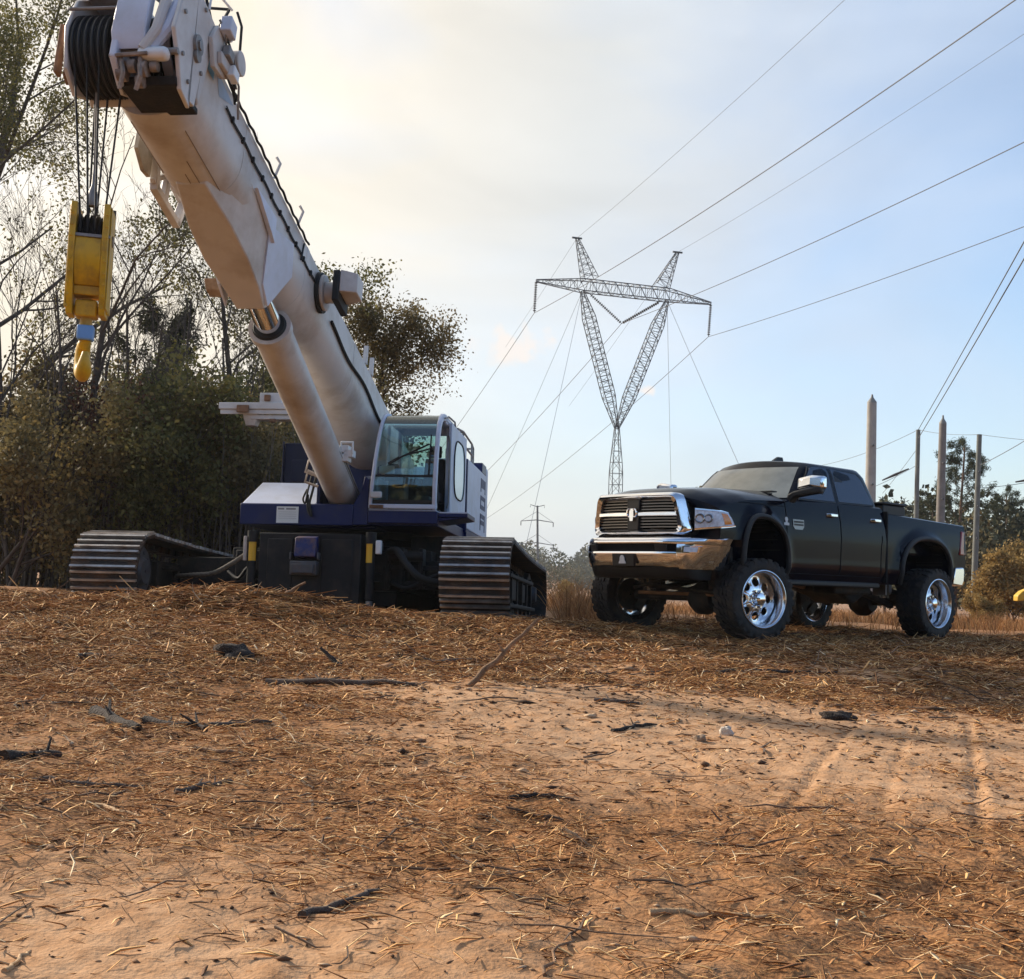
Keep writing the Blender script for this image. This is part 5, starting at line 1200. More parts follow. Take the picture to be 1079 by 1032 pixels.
# ---- wheels
def make_wheel():
    w = empty('wheel'); R, TW = .47, .34
    m = MB()
    prof = [(.325, .17), (.34, .178), (.385, .188), (.43, .18), (.455, .165), (.452, .10), (.452, 0), (.452, -.10), (.455, -.165), (.43, -.18), (.385, -.188), (.34, -.178), (.325, -.17)]
    m.lathe(prof, 'y', (0, 0, 0), 72)
    q_ = random.Random(2); nb = 26
    def lug(a0, a1, y0, y1, r0, r1, sk):
        vs = []
        for rr2 in (r0, r1):
            for y, da in ((y0, 0), (y1, sk)):
                for a in (a0 + da, a1 + da): vs.append((rr2 * math.cos(a), y, rr2 * math.sin(a)))
        m.add(vs, [(0, 1, 3, 2), (4, 6, 7, 5), (0, 4, 5, 1), (2, 3, 7, 6), (0, 2, 6, 4), (1, 5, 7, 3)])
    st = 2 * math.pi / nb
    for k in range(nb):
        a = k * st; long_ = .0 if k % 2 else .02
        lug(a, a + st * .62, .178 - long_ * .4, .075, .445, .472, st * .35); lug(a + st * .5, a + st * 1.12, -.178 + long_ * .4, -.075, .445, .472, -st * .35)
        lug(a + st * .2, a + st * .78, .062, .006, .445, .473, st * .4); lug(a + st * .7, a + st * 1.28, -.062, -.006, .445, .473, -st * .4)
        lug(a + st * .05, a + st * .55, .186 - .0, .150, .405 + long_, .458, 0); lug(a + st * .55, a + st * 1.05, -.186, -.150, .405 + long_, .458, 0)
    m.build('tyre', tyre_m, w, smooth=30)
    m = MB()                                                         # deep polished rim
    m.lathe([(.332, .172), (.336, .186), (.326, .190), (.312, .182), (.300, .150), (.286, .06), (.275, -.04), (.275, -.12), (.31, -.165), (.332, -.172), (.318, -.165), (.262, -.12), (.262, -.04), (.270, .06)], 'y', (0, 0, 0), 72)
    # face with eight round holes
    nh = 8; yf, yb = .055, .030; r_in, r_out, rc, rh = .085, .282, .195, .048
    for k in range(nh):
        a0 = 2 * math.pi * (k - .5) / nh; a1 = 2 * math.pi * (k + .5) / nh; am = (a0 + a1) / 2
        hole, outl = [], []
        for j in range(32):
            t = 2 * math.pi * j / 32; cx_, cz_ = rc * math.cos(am), rc * math.sin(am); dx, dz = math.cos(t + am), math.sin(t + am)
            lo, hi = rh, .3
            for _ in range(26):
                mid_ = (lo + hi) / 2; px_, pz_ = cx_ + dx * mid_, cz_ + dz * mid_; rr2 = math.hypot(px_, pz_); aa = (math.atan2(pz_, px_) - am + math.pi) % (2 * math.pi) - math.pi
                if r_in < rr2 < r_out and abs(aa) < math.pi / nh: lo = mid_
                else: hi = mid_
            hole.append((cx_ + dx * rh, cz_ + dz * rh)); outl.append((cx_ + dx * lo, cz_ + dz * lo))
        dish = lambda p, y: (p[0], y - .035 * sstep(.10, .28, math.hypot(*p)), p[1])
        half_ = [((a[0] + b_[0]) / 2, (a[1] + b_[1]) / 2) for a, b_ in zip(hole, outl)]
        m.loft([[dish(p, yf) for p in outl], [dish(p, yf + .004) for p in half_], [dish(p, yf - .004) for p in hole], [dish(p, yb) for p in hole], [dish(p, yb) for p in outl]], cap0=False, cap1=False)
    m.build('rim', alu, w, smooth=40)
    m = MB(); m.lathe([(.09, .04), (.09, .062), (.075, .10), (.07, .135), (.055, .145), (.0, .147)], 'y', (0, 0, 0), 32)
    for k in range(8):
        a = 2 * math.pi * (k + .5) / 8; m.lathe([(0, .095), (.013, .095), (.013, .055)], 'y', (.098 * math.cos(a), 0, .098 * math.sin(a)), 6)
    m.build('hub_cap', chr_t, w, smooth=40)
    m = MB(); m.lathe([(.02, -.02), (.20, -.02), (.20, -.05), (.02, -.05)], 'y', (0, 0, 0), 40); m.box(.10, .22, -.09, 0, -.10, .10); m.build('brake_disc', under, w)
    return w
wheel = make_wheel(); wheel.parent = truck
spots = [(0, .985, 0), (-3.795, .985, 0), (0, -.985, math.pi), (-3.795, -.985, math.pi)]
for i, (x, y, rz) in enumerate(spots):
    w = wheel if i == 0 else copy_tree(wheel, truck)
    w.location = (x, y, .47); w.rotation_euler = (0, .3 * i, rz)
    if i in (0, 2): w.rotation_euler.z -= R_(11)
# ---- running gear
def bar(name, pts, r, mt=under, n_=10):
    mb = MB(); mb.tube(pts, r, n_); return mb.build(name, mt, truck)
def boxp(name, *a, bev=.01):
    mb = MB(); mb.box(*a); return mb.build(name, under, truck, bevel=bev)
for x, yo in ((0, .26), (-3.795, 0)):
    ax_o = bar('axle', [(x, -.85, .47), (x, .85, .47)], .055, n_=14)
    m = MB(); m.lathe([(.0, -.17), (.13, -.16), (.195, -.06), (.195, .06), (.13, .16), (.0, .17)], 'y', (x, yo, .455), 20); m.build('differential', under, ax_o)
for s in (-1, 1):
    boxp('frame_rail', -4.8, .75, s * .40 - .045, s * .40 + .045, .78, .96)
    bar('control_arm', [(-.02, s * .5, .55), (-.9, s * .42, .72)], .04); bar('control_arm', [(-.02, s * .5, .42), (-1.0, s * .42, .66)], .035)
    bar('shock_absorber', [(-.1, s * .56, .56), (-.15, s * .5, 1.15)], .035); bar('coil_spring', [(.08, s * .48, .56), (.08, s * .46, 1.1)], .075, n_=12)
    m = MB(); m.loft([[(x, s * .52 + dy, z + dz) for dy, dz in ((-.035, -.03), (.035, -.03), (.035, .03), (-.035, .03))] for x, z in ((-3.0, .82), (-3.4, .66), (-3.8, .60), (-4.2, .68), (-4.6, .84))]); m.build('leaf_spring', under, truck)
    boxp('axle_block', -3.87, -3.72, s * .52 - .06, s * .52 + .06, .50, .585); bar('shock_absorber', [(-3.9, s * .62, .5), (-3.45, s * .5, 1.1)], .04)
    bar('traction_bar', [(-2.55, s * .46, .52 + .18), (-3.7, s * .5, .42)], .045)
for x, z0, z1 in ((.58, .72, .9), (-.85, .70, .79), (-2.55, .74, .84)): boxp('crossmember', x - .04, x + .04, -.42, .42, z0, z1)
bar('tie_rod', [(.12, -.7, .50), (.12, .75, .50)], .022, mat('rusty_rod', (.30, .16, .08), .6, metal=.4, noise=.4)); bar('drag_link', [(.20, -.5, .60), (.18, .62, .52)], .025); bar('track_bar', [(.1, -.8, .56), (.16, .1, .74)], .022)
rs_m = mat('rusty_shaft', (.22, .12, .06), .6, metal=.4, noise=.4, nscale=12)
bar('driveshaft', [(-.1, .26, .48), (-1.35, .15, .72)], .04, rs_m, 12); bar('driveshaft', [(-1.7, .0, .74), (-3.6, 0, .50)], .05, rs_m, 12); bar('exhaust_pipe', [(-.9, -.35, .66), (-2.2, -.35, .66), (-4.6, -.4, .82)], .045, rs_m)
m = MB(); m.loft([[(-1.75, -.22, .62), (-1.75, .30, .62), (-1.75, .30, .84), (-1.75, -.22, .84)], [(-1.35, -.18, .60), (-1.35, .26, .60), (-1.35, .26, .86), (-1.35, -.18, .86)], [(-.8, -.16, .72), (-.8, .16, .72), (-.8, .16, .9), (-.8, -.16, .9)]]); m.build('gearbox', tan_m, truck, bevel=.03)
m = MB(); m.box(-2.75, -1.9, .45, .80, .56, .78); m.loft([[(-3.1, -.1, .60), (-3.1, .55, .60), (-3.1, .55, .74), (-3.1, -.1, .74)], [(-2.8, -.12, .42), (-2.8, .5, .42), (-2.8, .5, .74), (-2.8, -.12, .74)], [(-2.35, -.1, .60), (-2.35, .5, .60), (-2.35, .5, .74), (-2.35, -.1, .74)]]); m.build('fuel_tank', under, truck, bevel=.04)
m = MB(); m.box(-3.32, -3.25, .55, .75, .60, .76); m.tube([(-3.15, .7, .74), (-3.35, .7, .58)], .02, 8); m.box(-3.12, -3.08, .6, .8, .56, .72); m.build('step_bracket', grey, truck, bevel=.01)
# ------------------------------------------------------------------ trees
bark_tree = mat('grey_brown_tree_bark', (.085, .066, .052), .9, noise=.5, nscale=5, bump=.6, bscale=30)
bark_pine = mat('pine_bark', (.16, .10, .065), .9, noise=.5, nscale=5, bump=.6, bscale=25)
leaf_olive = ramp_mat('olive_leaves', [(0, (.06, .062, .022)), (.4, (.13, .125, .042)), (.75, (.21, .185, .06)), (1, (.33, .25, .08))], .6, .4)
leaf_dark = ramp_mat('dark_brush_leaves', [(0, (.09, .076, .038)), (.45, (.19, .155, .068)), (.8, (.28, .21, .085)), (1, (.40, .27, .095))], .65, .4)
leaf_brown = ramp_mat('brown_green_leaves', [(0, (.07, .056, .028)), (.4, (.14, .11, .05)), (.8, (.22, .165, .07)), (1, (.34, .22, .08))], .65, .4)
leaf_rust = ramp_mat('rusty_leaves', [(0, (.05, .025, .014)), (.5, (.12, .05, .03)), (1, (.20, .09, .04))], .65, .3)
needle_m = ramp_mat('pine_needles', [(0, (.020, .028, .012)), (.5, (.045, .055, .020)), (1, (.10, .10, .035))], .6, .2)
shrub_o = ramp_mat('orange_brown_shrub', [(0, (.14, .09, .032)), (.5, (.30, .20, .07)), (1, (.46, .31, .11))], .7, .3)
class Tree:
    def __init__(s, seed): s.r = random.Random(seed); s.g = np.random.default_rng(seed); s.mb = MB(); s.tips = []
    def limb(s, p, d, L, r, lev, maxlev, spec):
        n = 4 if lev < maxlev else 3
        if lev == 0: n = 7
        pts = [p.copy()]; rs = [r]; d = d.normalized(); taper = spec.get('taper', .45)
        for i in range(n):
            d = (d + Vector((s.r.gauss(0, 1), s.r.gauss(0, 1), s.r.gauss(0, .8))) * spec['wob'] * (1 if lev else .5) + Vector((0, 0, spec['up'] * (.5 if lev else .2)))).normalized()
            p = p + d * (L / n); pts.append(p.copy()); rs.append(r * (1 - (1 - taper) * (i + 1) / n))
        s.mb.tube(pts, rs, (8, 6, 5, 4, 3, 3)[min(lev, 5)], caps=lev < 2)
        if lev >= maxlev - spec.get('leaflev', 1):
            for q in pts[1:]: s.tips.append((q, lev))
        if lev >= maxlev: return
        k = spec['kids'][min(lev, len(spec['kids']) - 1)]
        k = s.r.randint(max(1, k - 1), k + 1)
        lo = spec['start'] if lev == 0 else .25
        for j in range(k):
            u = lo + (1 - lo) * (j + s.r.random()) / k; u = min(u, .98); i = min(int(u * n), n - 1); f = u * n - i
            q = pts[i].lerp(pts[i + 1], f); dd = (pts[i + 1] - pts[i]).normalized()
            az = s.r.random() * 2 * math.pi + j * 2.4; a_ = dd.orthogonal().normalized(); b_ = dd.cross(a_)
            sp = s.r.uniform(*spec['spread'])
            nd = dd * math.cos(sp) + (a_ * math.cos(az) + b_ * math.sin(az)) * math.sin(sp)
            if lev == 0 and 'shape' in spec: Lk = L * spec['ratio'] * spec['shape'](u) * s.r.uniform(.75, 1.2)
            else: Lk = L * spec['ratio'] * s.r.uniform(.6, 1.15) * (1.15 - .5 * u)
            s.limb(q, nd, Lk, max(rs[i] * spec['rr'] * (1.1 - .4 * u), .004), lev + 1, maxlev, spec)
        if lev == 0 and spec.get('leader', True): pass
    def leaves(s, per, spread, size, long_=1.6, droop=0.):
        if not s.tips: return None
        P = np.array([tuple(t[0]) for t in s.tips]); k = s.g.poisson(per, len(P)); P = np.repeat(P, k, 0); n = len(P)
        P = P + s.g.normal(0, spread, (n, 3))
        a = s.g.normal(0, 1, (n, 3)); a[:, 2] -= droop; a /= np.linalg.norm(a, axis=1)[:, None]
        b = s.g.normal(0, 1, (n, 3)); b -= a * (a * b).sum(1)[:, None]; b /= np.linalg.norm(b, axis=1)[:, None]
        z = size * s.g.uniform(.55, 1.3, n)[:, None]
        V = np.stack([P - a * z * long_ * .5, P + b * z * .5, P + a * z * long_ * .5, P - b * z * .5], 1).reshape(-1, 3)
        cl = s.g.random(n) * .6 + .4 * (vnoise(P[:, 0] * 1.4 + P[:, 2], P[:, 1] * 1.4 - P[:, 2] * .7, 3) + .5)
        return V, np.arange(n * 4).reshape(-1, 4), np.repeat(np.clip(cl, 0, 1), 4)
    def finish(s, name, label, cat, group, loc, wood, leafm, lv):
        """trunk is one part; the crown of leaves another"""
        o = empty(name, label, cat, group, Matrix.Translation(loc))
        s.mb.build('trunk', wood, o, fixn=False, smooth=60)
        if lv is not None: raw_mesh('crown', lv[0], lv[1], [leafm], parent=o, attr={'tone': lv[2]})
        return o
def place(o, loc, rz=0, sc=1., lean=(0, 0)):
    o.location = loc; o.rotation_euler = (lean[0], lean[1], rz); o.scale = (sc, sc, sc); return o
def onz(x, y, dz=-.1): return Vector((x, y, hz(x, y) + dz))
def again(src, label, x, y, rz, sc, lean=(0, 0), name=None):
    c = copy_tree(src); c['label'] = label; return place(c, onz(x, y), rz, sc, lean)
def px_x(u, Y): return (u - 539.5) / F_PX * Y       # sideways place for a depth, near enough
oak = dict(wob=.16, up=.10, kids=[9, 6, 5, 3], start=.30, spread=(.45, .95), ratio=.50, rr=.55, taper=.35, shape=lambda u: 1.15 - .55 * u)
bare = dict(wob=.15, up=.14, kids=[7, 5, 4, 4, 2], start=.28, spread=(.35, .85), ratio=.62, rr=.58, taper=.35)
pine = dict(wob=.06, up=.05, kids=[22, 5, 3], start=.55, spread=(.8, 1.35), ratio=.30, rr=.35, taper=.3, shape=lambda u: 1.35 - .95 * u)
under_s = dict(wob=.16, up=.08, kids=[8, 6, 4], start=.08, spread=(.4, 1.0), ratio=.5, rr=.6, taper=.3, shape=lambda u: 1.1 - .4 * u)
def oak_tree(seed, H, r, name, label, loc, group, lf, per=5, spread=.16, size=.075, lev=4, lean=(0, 0, 1), spec=oak):
    T = Tree(seed); T.limb(Vector((0, 0, 0)), Vector(lean), H, r, 0, lev, spec)
    return T.finish(name, label, 'tree', group, loc, bark_tree, lf, T.leaves(per, spread, size) if per else None)
WOODS = 'trees of the wood behind the crane'
x = px_x(-25, 27)
oak_tree(11, 13.2, .20, 'leafy_tree', 'tall tree with fine pale olive leaves at the upper left, behind the hook block', onz(x, 27), WOODS, leaf_olive, 8, .19, .05, 4, (.10, 0, 1))
oak_tree(12, 11.0, .16, 'leafy_tree', 'leaning olive leaved tree whose long limbs reach in at the left edge', onz(px_x(-120, 25), 25), WOODS, leaf_olive, 3, .16, .055, 4, (.28, 0, 1))
oak_tree(14, 7.3, .10, 'bare_tree', 'bare forked tree with dark spreading limbs standing below the hook block', onz(px_x(78, 23), 23), WOODS, None, 0, lev=4, lean=(.06, 0, 1), spec=dict(bare, start=.36))
oak_tree(15, 7.0, .07, 'bare_tree', 'slim pale bare tree with upswept twigs right of the hook block', onz(px_x(128, 29), 29), WOODS, None, 0, lev=4, lean=(.10, 0, 1), spec=dict(bare, spread=(.25, .6), start=.35))
oak_tree(16, 7.6, .12, 'leafy_tree', 'broad yellow olive tree behind the white stowed jib foot, left of the boom', onz(px_x(232, 29), 29), WOODS, leaf_olive, 9, .22, .058, 4, (.03, 0, 1), dict(oak, start=.2))
oak_tree(23, 7.3, .13, 'leafy_tree', 'brownish fine leaved tree between the boom and the operator cab roof', onz(px_x(346, 34), 34), WOODS, leaf_brown, 4.2, .19, .054, 4, (.03, 0, 1), dict(oak, start=.36, ratio=.55, up=.05, wob=.22, kids=[16, 6, 5, 3], shape=lambda u: .34 + .34 * math.sin(math.pi * min(1, max(0, (u - .40) / .60)) ** .8)))
def pine_tree(seed, H, r, label, loc, group, lev=2, per=14, start=.55):
    T = Tree(seed); T.limb(Vector((0, 0, 0)), Vector((0.02, 0, 1)), H, r, 0, lev, dict(pine, start=start))
    return T.finish('pine_tree', label, 'tree', group, loc, bark_pine, needle_m, T.leaves(per, .10, .035, 6.0, .2))
pine_tree(21, 6.8, .11, 'small dark pine crown showing behind the bare forked tree', onz(px_x(150, 30), 30), WOODS, 2, 26, .5)
# undergrowth: four kinds, every bush a thing of its own
def bush(seed, H, label, loc, lf, per, size, name='brush_tree', group='brush along the edge of the wood', spec=under_s, lev=3, spread=.17):
    T = Tree(seed)
    for k in range(3): T.limb(Vector((T.r.gauss(0, .25), T.r.gauss(0, .25), 0)), Vector((T.r.gauss(0, .22), T.r.gauss(0, .22), 1)), H * T.r.uniform(.75, 1.05), .045, 0, lev, spec)
    return T.finish(name, label, 'bush', group, loc, bark_tree, lf, T.leaves(per, spread, size))
B1 = bush(31, 3.7, 'olive brown bush at the far left edge behind the left track', onz(px_x(10, 22), 22), leaf_dark, 5, .06)
B2 = bush(32, 3.6, 'dark brush tree left of the bare forked trunk', onz(px_x(50, 23.5), 23.5), leaf_brown, 5, .058)
B3 = bush(33, 3.8, 'rust coloured thin bush right of the bare forked trunk', onz(px_x(110, 24), 24), leaf_rust, 3, .052)
B4 = bush(34, 3.9, 'yellow green bush behind the middle of the left track', onz(px_x(165, 23), 23), leaf_olive, 5, .06)
Bt = oak_tree(18, 5.6, .055, 'bare_tree', 'pale thin bare tree in front of the brush, left of the bare forked tree', onz(px_x(30, 22.5), 22.5), WOODS, None, 0, lev=4, lean=(.08, 0, 1), spec=dict(bare, spread=(.25, .65), start=.3))
for u, Y, rz, sc, lab in ((112, 22.6, 1.5, .80, 'low thin bare tree in front of the brush, right of the bare forked tree'), (190, 23.0, 2.9, .88, 'pale thin bare tree in front of the yellow green bush'), (245, 24.5, 4.2, .95, 'pale thin bare tree whose top shows over the stowed jib foot'), (-18, 23.0, 5.3, 1.15, 'thin bare tree at the left edge beside the leaning olive tree'), (165, 27.0, .7, 1.2, 'thin bare tree standing back between the pine crown and the boom')): again(Bt, lab, px_x(u, Y), Y, rz, sc)
spots_b = [(B1, 215, 24, 1.2, 1.00, 'dark olive bush left of the white stowed jib foot'), (B2, 262, 23.5, 2.0, 1.05, 'dark brush tree below the white stowed jib foot'),
 (B4, 300, 26, 3.0, 1.15, 'yellow green bush directly behind the lift cylinder'), (B1, 340, 25, 4.0, 1.1, 'dark olive bush behind the boom foot'),
 (B2, 130, 26.5, 3.2, 1.10, 'dark brush tree standing back between the rust coloured bush and the yellow green one'), (B1, 70, 27, 5.0, 1.10, 'dark olive bush standing back behind the bare forked trunk'),
 (B4, 28, 26, 1.0, 1.05, 'yellow green bush behind the far left bush'), (B2, -15, 24, 4.4, 1.1, 'dark brush tree cut by the left picture edge'),
 (B1, 180, 27.5, 2.6, 1.12, 'dark olive bush standing back above the inner end of the left track'), (B2, 372, 30, 1.4, .85, 'dark brush tree hidden mostly by the operator cab'),
 (B4, 225, 28.5, 4.9, 1.0, 'yellow green bush in the back row left of the boom')]
for src, u, Y, rz, sc, lab in spots_b: again(src, lab, px_x(u, Y), Y, rz, sc)
# the dark thicket behind them reads as one mass
def thicket(name, label, boxes, n, size, m, seed, cat):
    g = np.random.default_rng(seed); Ps = []
    for (x0, x1, y0, y1, h, cnt) in boxes:
        k = int(cnt); x_ = g.uniform(x0, x1, k); y_ = g.uniform(y0, y1, k); top = h * (.72 + .9 * (vnoise(x_ * .45, y_ * .3, seed) + .15) + .35 * vnoise(x_ * 1.4, y_, seed + 1))
        z_ = height(x_, y_) + top * g.random(k) ** .8; Ps.append(np.stack([x_, y_, z_], -1))
    P = np.concatenate(Ps); cl = vnoise(P[:, 0] * 1.6 + P[:, 1] * .6, P[:, 2] * 1.9, seed + 2) + .6 * vnoise(P[:, 0] * 4, P[:, 2] * 4 + P[:, 1], seed + 3)
    keep = g.random(len(P)) < np.clip(.55 + 1.5 * cl, .06, 1); P = P[keep]; n = len(P)
    a = g.normal(0, 1, (n, 3)); a /= np.linalg.norm(a, axis=1)[:, None]; b = g.normal(0, 1, (n, 3)); b -= a * (a * b).sum(1)[:, None]; b /= np.linalg.norm(b, axis=1)[:, None]
    z = size * g.uniform(.5, 1.4, n)[:, None]
    V = np.stack([P - a * z * .8, P + b * z * .5, P + a * z * .8, P - b * z * .5], 1).reshape(-1, 3)
    o = raw_mesh(name, V, np.arange(n * 4).reshape(-1, 4), [m], attr={'tone': np.repeat(g.random(n), 4)}); return tag(o, label, cat, kind='stuff')
thicket('thicket', 'dark tangled undergrowth at the foot of the wood behind the crane', [(-16, -2.6, 25, 32, 2.3, 95000), (-14, -3, 23.5, 25, 1.4, 22000), (-16, -2.8, 32, 36, 2.9, 40000)], 0, .062, leaf_dark, 5, 'undergrowth')
st = MB(); rr = random.Random(8)
for _ in range(800):
    Y = rr.uniform(22, 27); x = px_x(rr.uniform(-60, 400), Y); z0 = hz(x, Y) - .05; H = rr.uniform(.9, 4.2); dx, dy = rr.gauss(0, .3), rr.gauss(0, .2)
    st.tube([(x, Y, z0), (x + dx * .4, Y + dy * .4, z0 + H * .5), (x + dx + rr.gauss(0, .15), Y + dy, z0 + H)], [.014, .010, .004], 4)
tag(st.build('thicket_stems', mat('grey_twig_bark', (.15, .12, .095), .9, noise=.4, nscale=3), fixn=False), 'tangle of thin grey stems along the edge of the wood', 'stems', kind='stuff')
# far woods
far_m = ramp_mat('far_wood_leaves', [(0, (.04, .05, .024)), (.45, (.10, .10, .045)), (.8, (.16, .13, .06)), (1, (.22, .17, .09))], .8)
def far_wood(name, label, rows, m, seed):
    g = np.random.default_rng(seed); P = []; S = []
    for (x0, x1, Y, H, n) in rows:
        for _ in range(n):
            x_ = g.uniform(x0, x1); y_ = Y + g.normal(0, abs(Y) * .04); h = H * g.uniform(.6, 1.1); z0 = hz(x_, y_); w_ = h * g.uniform(.16, .28); k = 480
            c = g.normal(0, 1, (k, 3)); c /= np.maximum(np.linalg.norm(c, axis=1), .3)[:, None]; c *= g.random((k, 1)) ** .4
            P.append(np.stack([x_ + c[:, 0] * w_ * (1 + .5 * np.sin(c[:, 2] * 5)), y_ + c[:, 1] * w_, z0 + h * .56 + c[:, 2] * h * .46], -1)); S.append(np.full(k, h * .024))
    P = np.concatenate(P); S = np.concatenate(S); n = len(P)
    a = g.normal(0, 1, (n, 3)); a /= np.linalg.norm(a, axis=1)[:, None]; b = g.normal(0, 1, (n, 3)); b -= a * (a * b).sum(1)[:, None]; b /= np.linalg.norm(b, axis=1)[:, None]
    z = (S * g.uniform(.6, 1.4, n))[:, None]
    V = np.stack([P - a * z, P + b * z * .7, P + a * z, P - b * z * .7], 1).reshape(-1, 3); tone = np.repeat(np.clip(np.repeat(g.random(n // 480), 480) * .6 + g.random(n) * .4, 0, 1), 4)
    return tag(raw_mesh(name, V, np.arange(n * 4).reshape(-1, 4), [m], attr={'tone': tone}), label, 'woods', kind='stuff')
far_wood('far_woods', 'far hazy wood on the horizon between the crane and the truck', [(-90, 260, 420, 16.5, 420), (-40, 140, 250, 9.5, 120)], far_m, 3)
far_wood('woods_behind', 'unseen dark wood added behind the camera for the truck paint to reflect', [(-45, 60, -32, 13, 150), (-45, 60, -38, 15, 120)], ramp_mat('near_wood_leaves', [(0, (.02, .026, .012)), (1, (.09, .08, .035))], .8), 9)  # out of view, added so the truck's side and chrome reflect dark trees
far_wood('right_woods', 'dark wood beyond the field behind the tail of the truck', [(24, 62, 75, 7.2, 110), (16, 70, 100, 9.5, 130), (28, 62, 66, 4.8, 150)], ramp_mat('dark_wood_leaves', [(0, (.025, .03, .015)), (.45, (.06, .058, .026)), (.8, (.11, .09, .04)), (1, (.17, .125, .06))], .8), 4)
RW = 'pines beyond the field at right'
Pn = pine_tree(41, 10.6, .16, 'tall pine with open tufted crown rising between the wooden poles at right', onz(px_x(1010, 74), 74), RW, 2, 44, .45)
again(Pn, 'pine left of the tall open pine, half hidden by the truck bed', px_x(982, 78), 78, 1.7, .74)
again(Pn, 'low pine at the right picture edge beyond the last pole', px_x(1066, 80), 80, 3.1, .80)
again(Pn, 'far pine top showing just above the black toolbox of the truck', px_x(936, 120), 120, .6, 1.02)
BS = bush(43, 2.4, 'large orange brown shrub at the right edge beyond the last pole', onz(px_x(1074, 44), 44), shrub_o, 9, .08, 'orange_shrub', 'shrubs on the field at right')
again(BS, 'smaller orange brown shrub just right of the chrome rear bumper', px_x(1036, 40), 40, 2.0, .36)
again(BS, 'orange brown shrub behind the front wheel and the grass, left of the truck', px_x(600, 60), 60, 1.0, .4)
# dry grass
g = np.random.default_rng(77); n = 80000
y = 17.5 + g.random(n) ** 1.6 * 50; x = (g.random(n) - .35) * y * .95
cl = vnoise(x * .35, y * .35, 31) + .5 * vnoise(x * 1.3, y * 1.3, 32)
wt = np.clip(.35 + 1.6 * cl, .02, 1) * sstep(17.5, 20.5, y) * np.where(x < .9, np.where(y < 24.5, .0, 1.), np.where((x > 2.4) & (y < 24), .25, 1.))
k = g.random(n) < wt; x, y, cl = x[k], y[k], cl[k]; n = len(x)
h = g.uniform(.10, .36, n) * np.clip(.8 + cl, .4, 1.4) * np.where((x > .5) & (x < 2.4) & (y < 30), 2.2, 1.0); z0 = height(x, y)
az = g.random(n) * 2 * math.pi; dx, dy = np.cos(az), np.sin(az); w_ = g.uniform(.004, .010, n) * np.clip(y / 22, 1, 2.2); ln = g.normal(0, .55, (n, 2)) * h[:, None]
V = np.stack([np.stack([x - dx * w_, y - dy * w_, z0 - .02], -1), np.stack([x + dx * w_, y + dy * w_, z0 - .02], -1), np.stack([x + ln[:, 0] * .4 + dx * w_ * .7, y + ln[:, 1] * .4 + dy * w_ * .7, z0 + h * .6], -1), np.stack([x + ln[:, 0] * .4 - dx * w_ * .7, y + ln[:, 1] * .4 - dy * w_ * .7, z0 + h * .6], -1),
 np.stack([x + ln[:, 0], y + ln[:, 1], z0 + h], -1), np.stack([x + ln[:, 0] + dx * w_ * .2, y + ln[:, 1], z0 + h], -1)], 1).reshape(-1, 3)
Q = (np.arange(n)[:, None, None] * 6 + np.array([[0, 1, 2, 3], [3, 2, 5, 4]])[None]).reshape(-1, 4)
grass_m = ramp_mat('dry_broomsedge', [(0, (.15, .075, .032)), (.5, (.36, .17, .065)), (1, (.50, .29, .13))], .8, .3)
tag(raw_mesh('dry_grass', V, Q, [grass_m], attr={'tone': np.repeat(g.random(n), 6)}), 'dry orange grass growing on the field behind the truck', 'dry grass', kind='stuff')
# ------------------------------------------------------------------ power line
galv = mat('galvanised_tower_steel', (.075, .08, .09), .6, metal=.2)
wire_m = mat('weathered_conductor', (.08, .088, .10), .7, metal=0)
guy_m = mat('guy_strand', (.22, .23, .25), .5, metal=.3)
ins_mm = mat('dark_insulator', (.035, .035, .040), .4)
wood_p = mat('weathered_pole_wood', (.20, .185, .172), .9, noise=.25, nscale=3, bump=.3, bscale=12)
wood_g = mat('grey_green_pole_wood', (.15, .16, .15), .9, noise=.25, nscale=3, bump=.3, bscale=12)
TY = 118.0
def T_(u, v, dy=0): return AT(u, v, TY + dy)
tw_base = AT(646, 640, TY); tw_base.z = hz(tw_base.x, TY)
tower = empty('transmission_tower', 'guyed steel lattice tower shaped like a V under a long crossarm', 'power tower', None, Matrix.Translation(tw_base))
DX = Vector((math.cos(R_(-14)), -math.sin(R_(-14)), 0)).normalized()       # crossarm direction, right end farther away
DN = Vector((-DX.y, DX.x, 0))                                              # line direction, away from the camera
def armpt(u, v):
    """point of the tower's own plane seen at (u,v)"""
    d = cF + cR * ((u - 539.5) / F_PX) - cU * ((v - 516) / F_PX); o = Vector((0, 0, CAM_H)); c = Vector((AT(650, 450, TY).x, TY, 0))
    return o + d * ((c - o).dot(DN) / d.dot(DN)) - tw_base
def lattice(mb, p, q, w0, w1, n, rl, rb, side):
    """square lattice mast from p to q; w0/w1 widths; side = direction of one face"""
    ax_ = (q - p).normalized(); a = (side - ax_ * side.dot(ax_)).normalized(); b_ = ax_.cross(a)
    ring = []
    for i in range(n + 1):
        u = i / n; c = p.lerp(q, u); w = (w0 + (w1 - w0) * u) / 2 if not callable(w0) else w0(u) / 2
        ring.append([c + a * w * sa + b_ * w * sb for sa, sb in ((-1, -1), (1, -1), (1, 1), (-1, 1))])
    for i in range(n):
        for k in range(4):
            mb.tube([ring[i][k], ring[i + 1][k]], rl, 4, caps=False)
            kk = (k + 1) % 4
            mb.tube([ring[i][k], ring[i + 1][kk]] if (i + k) % 2 else [ring[i][kk], ring[i + 1][k]], rb, 3, caps=False)
            mb.tube([ring[i + 1][k], ring[i + 1][kk]], rb, 3, caps=False)
J = armpt(650, 452); LW, RW_ = armpt(613.5, 307), armpt(703, 317)
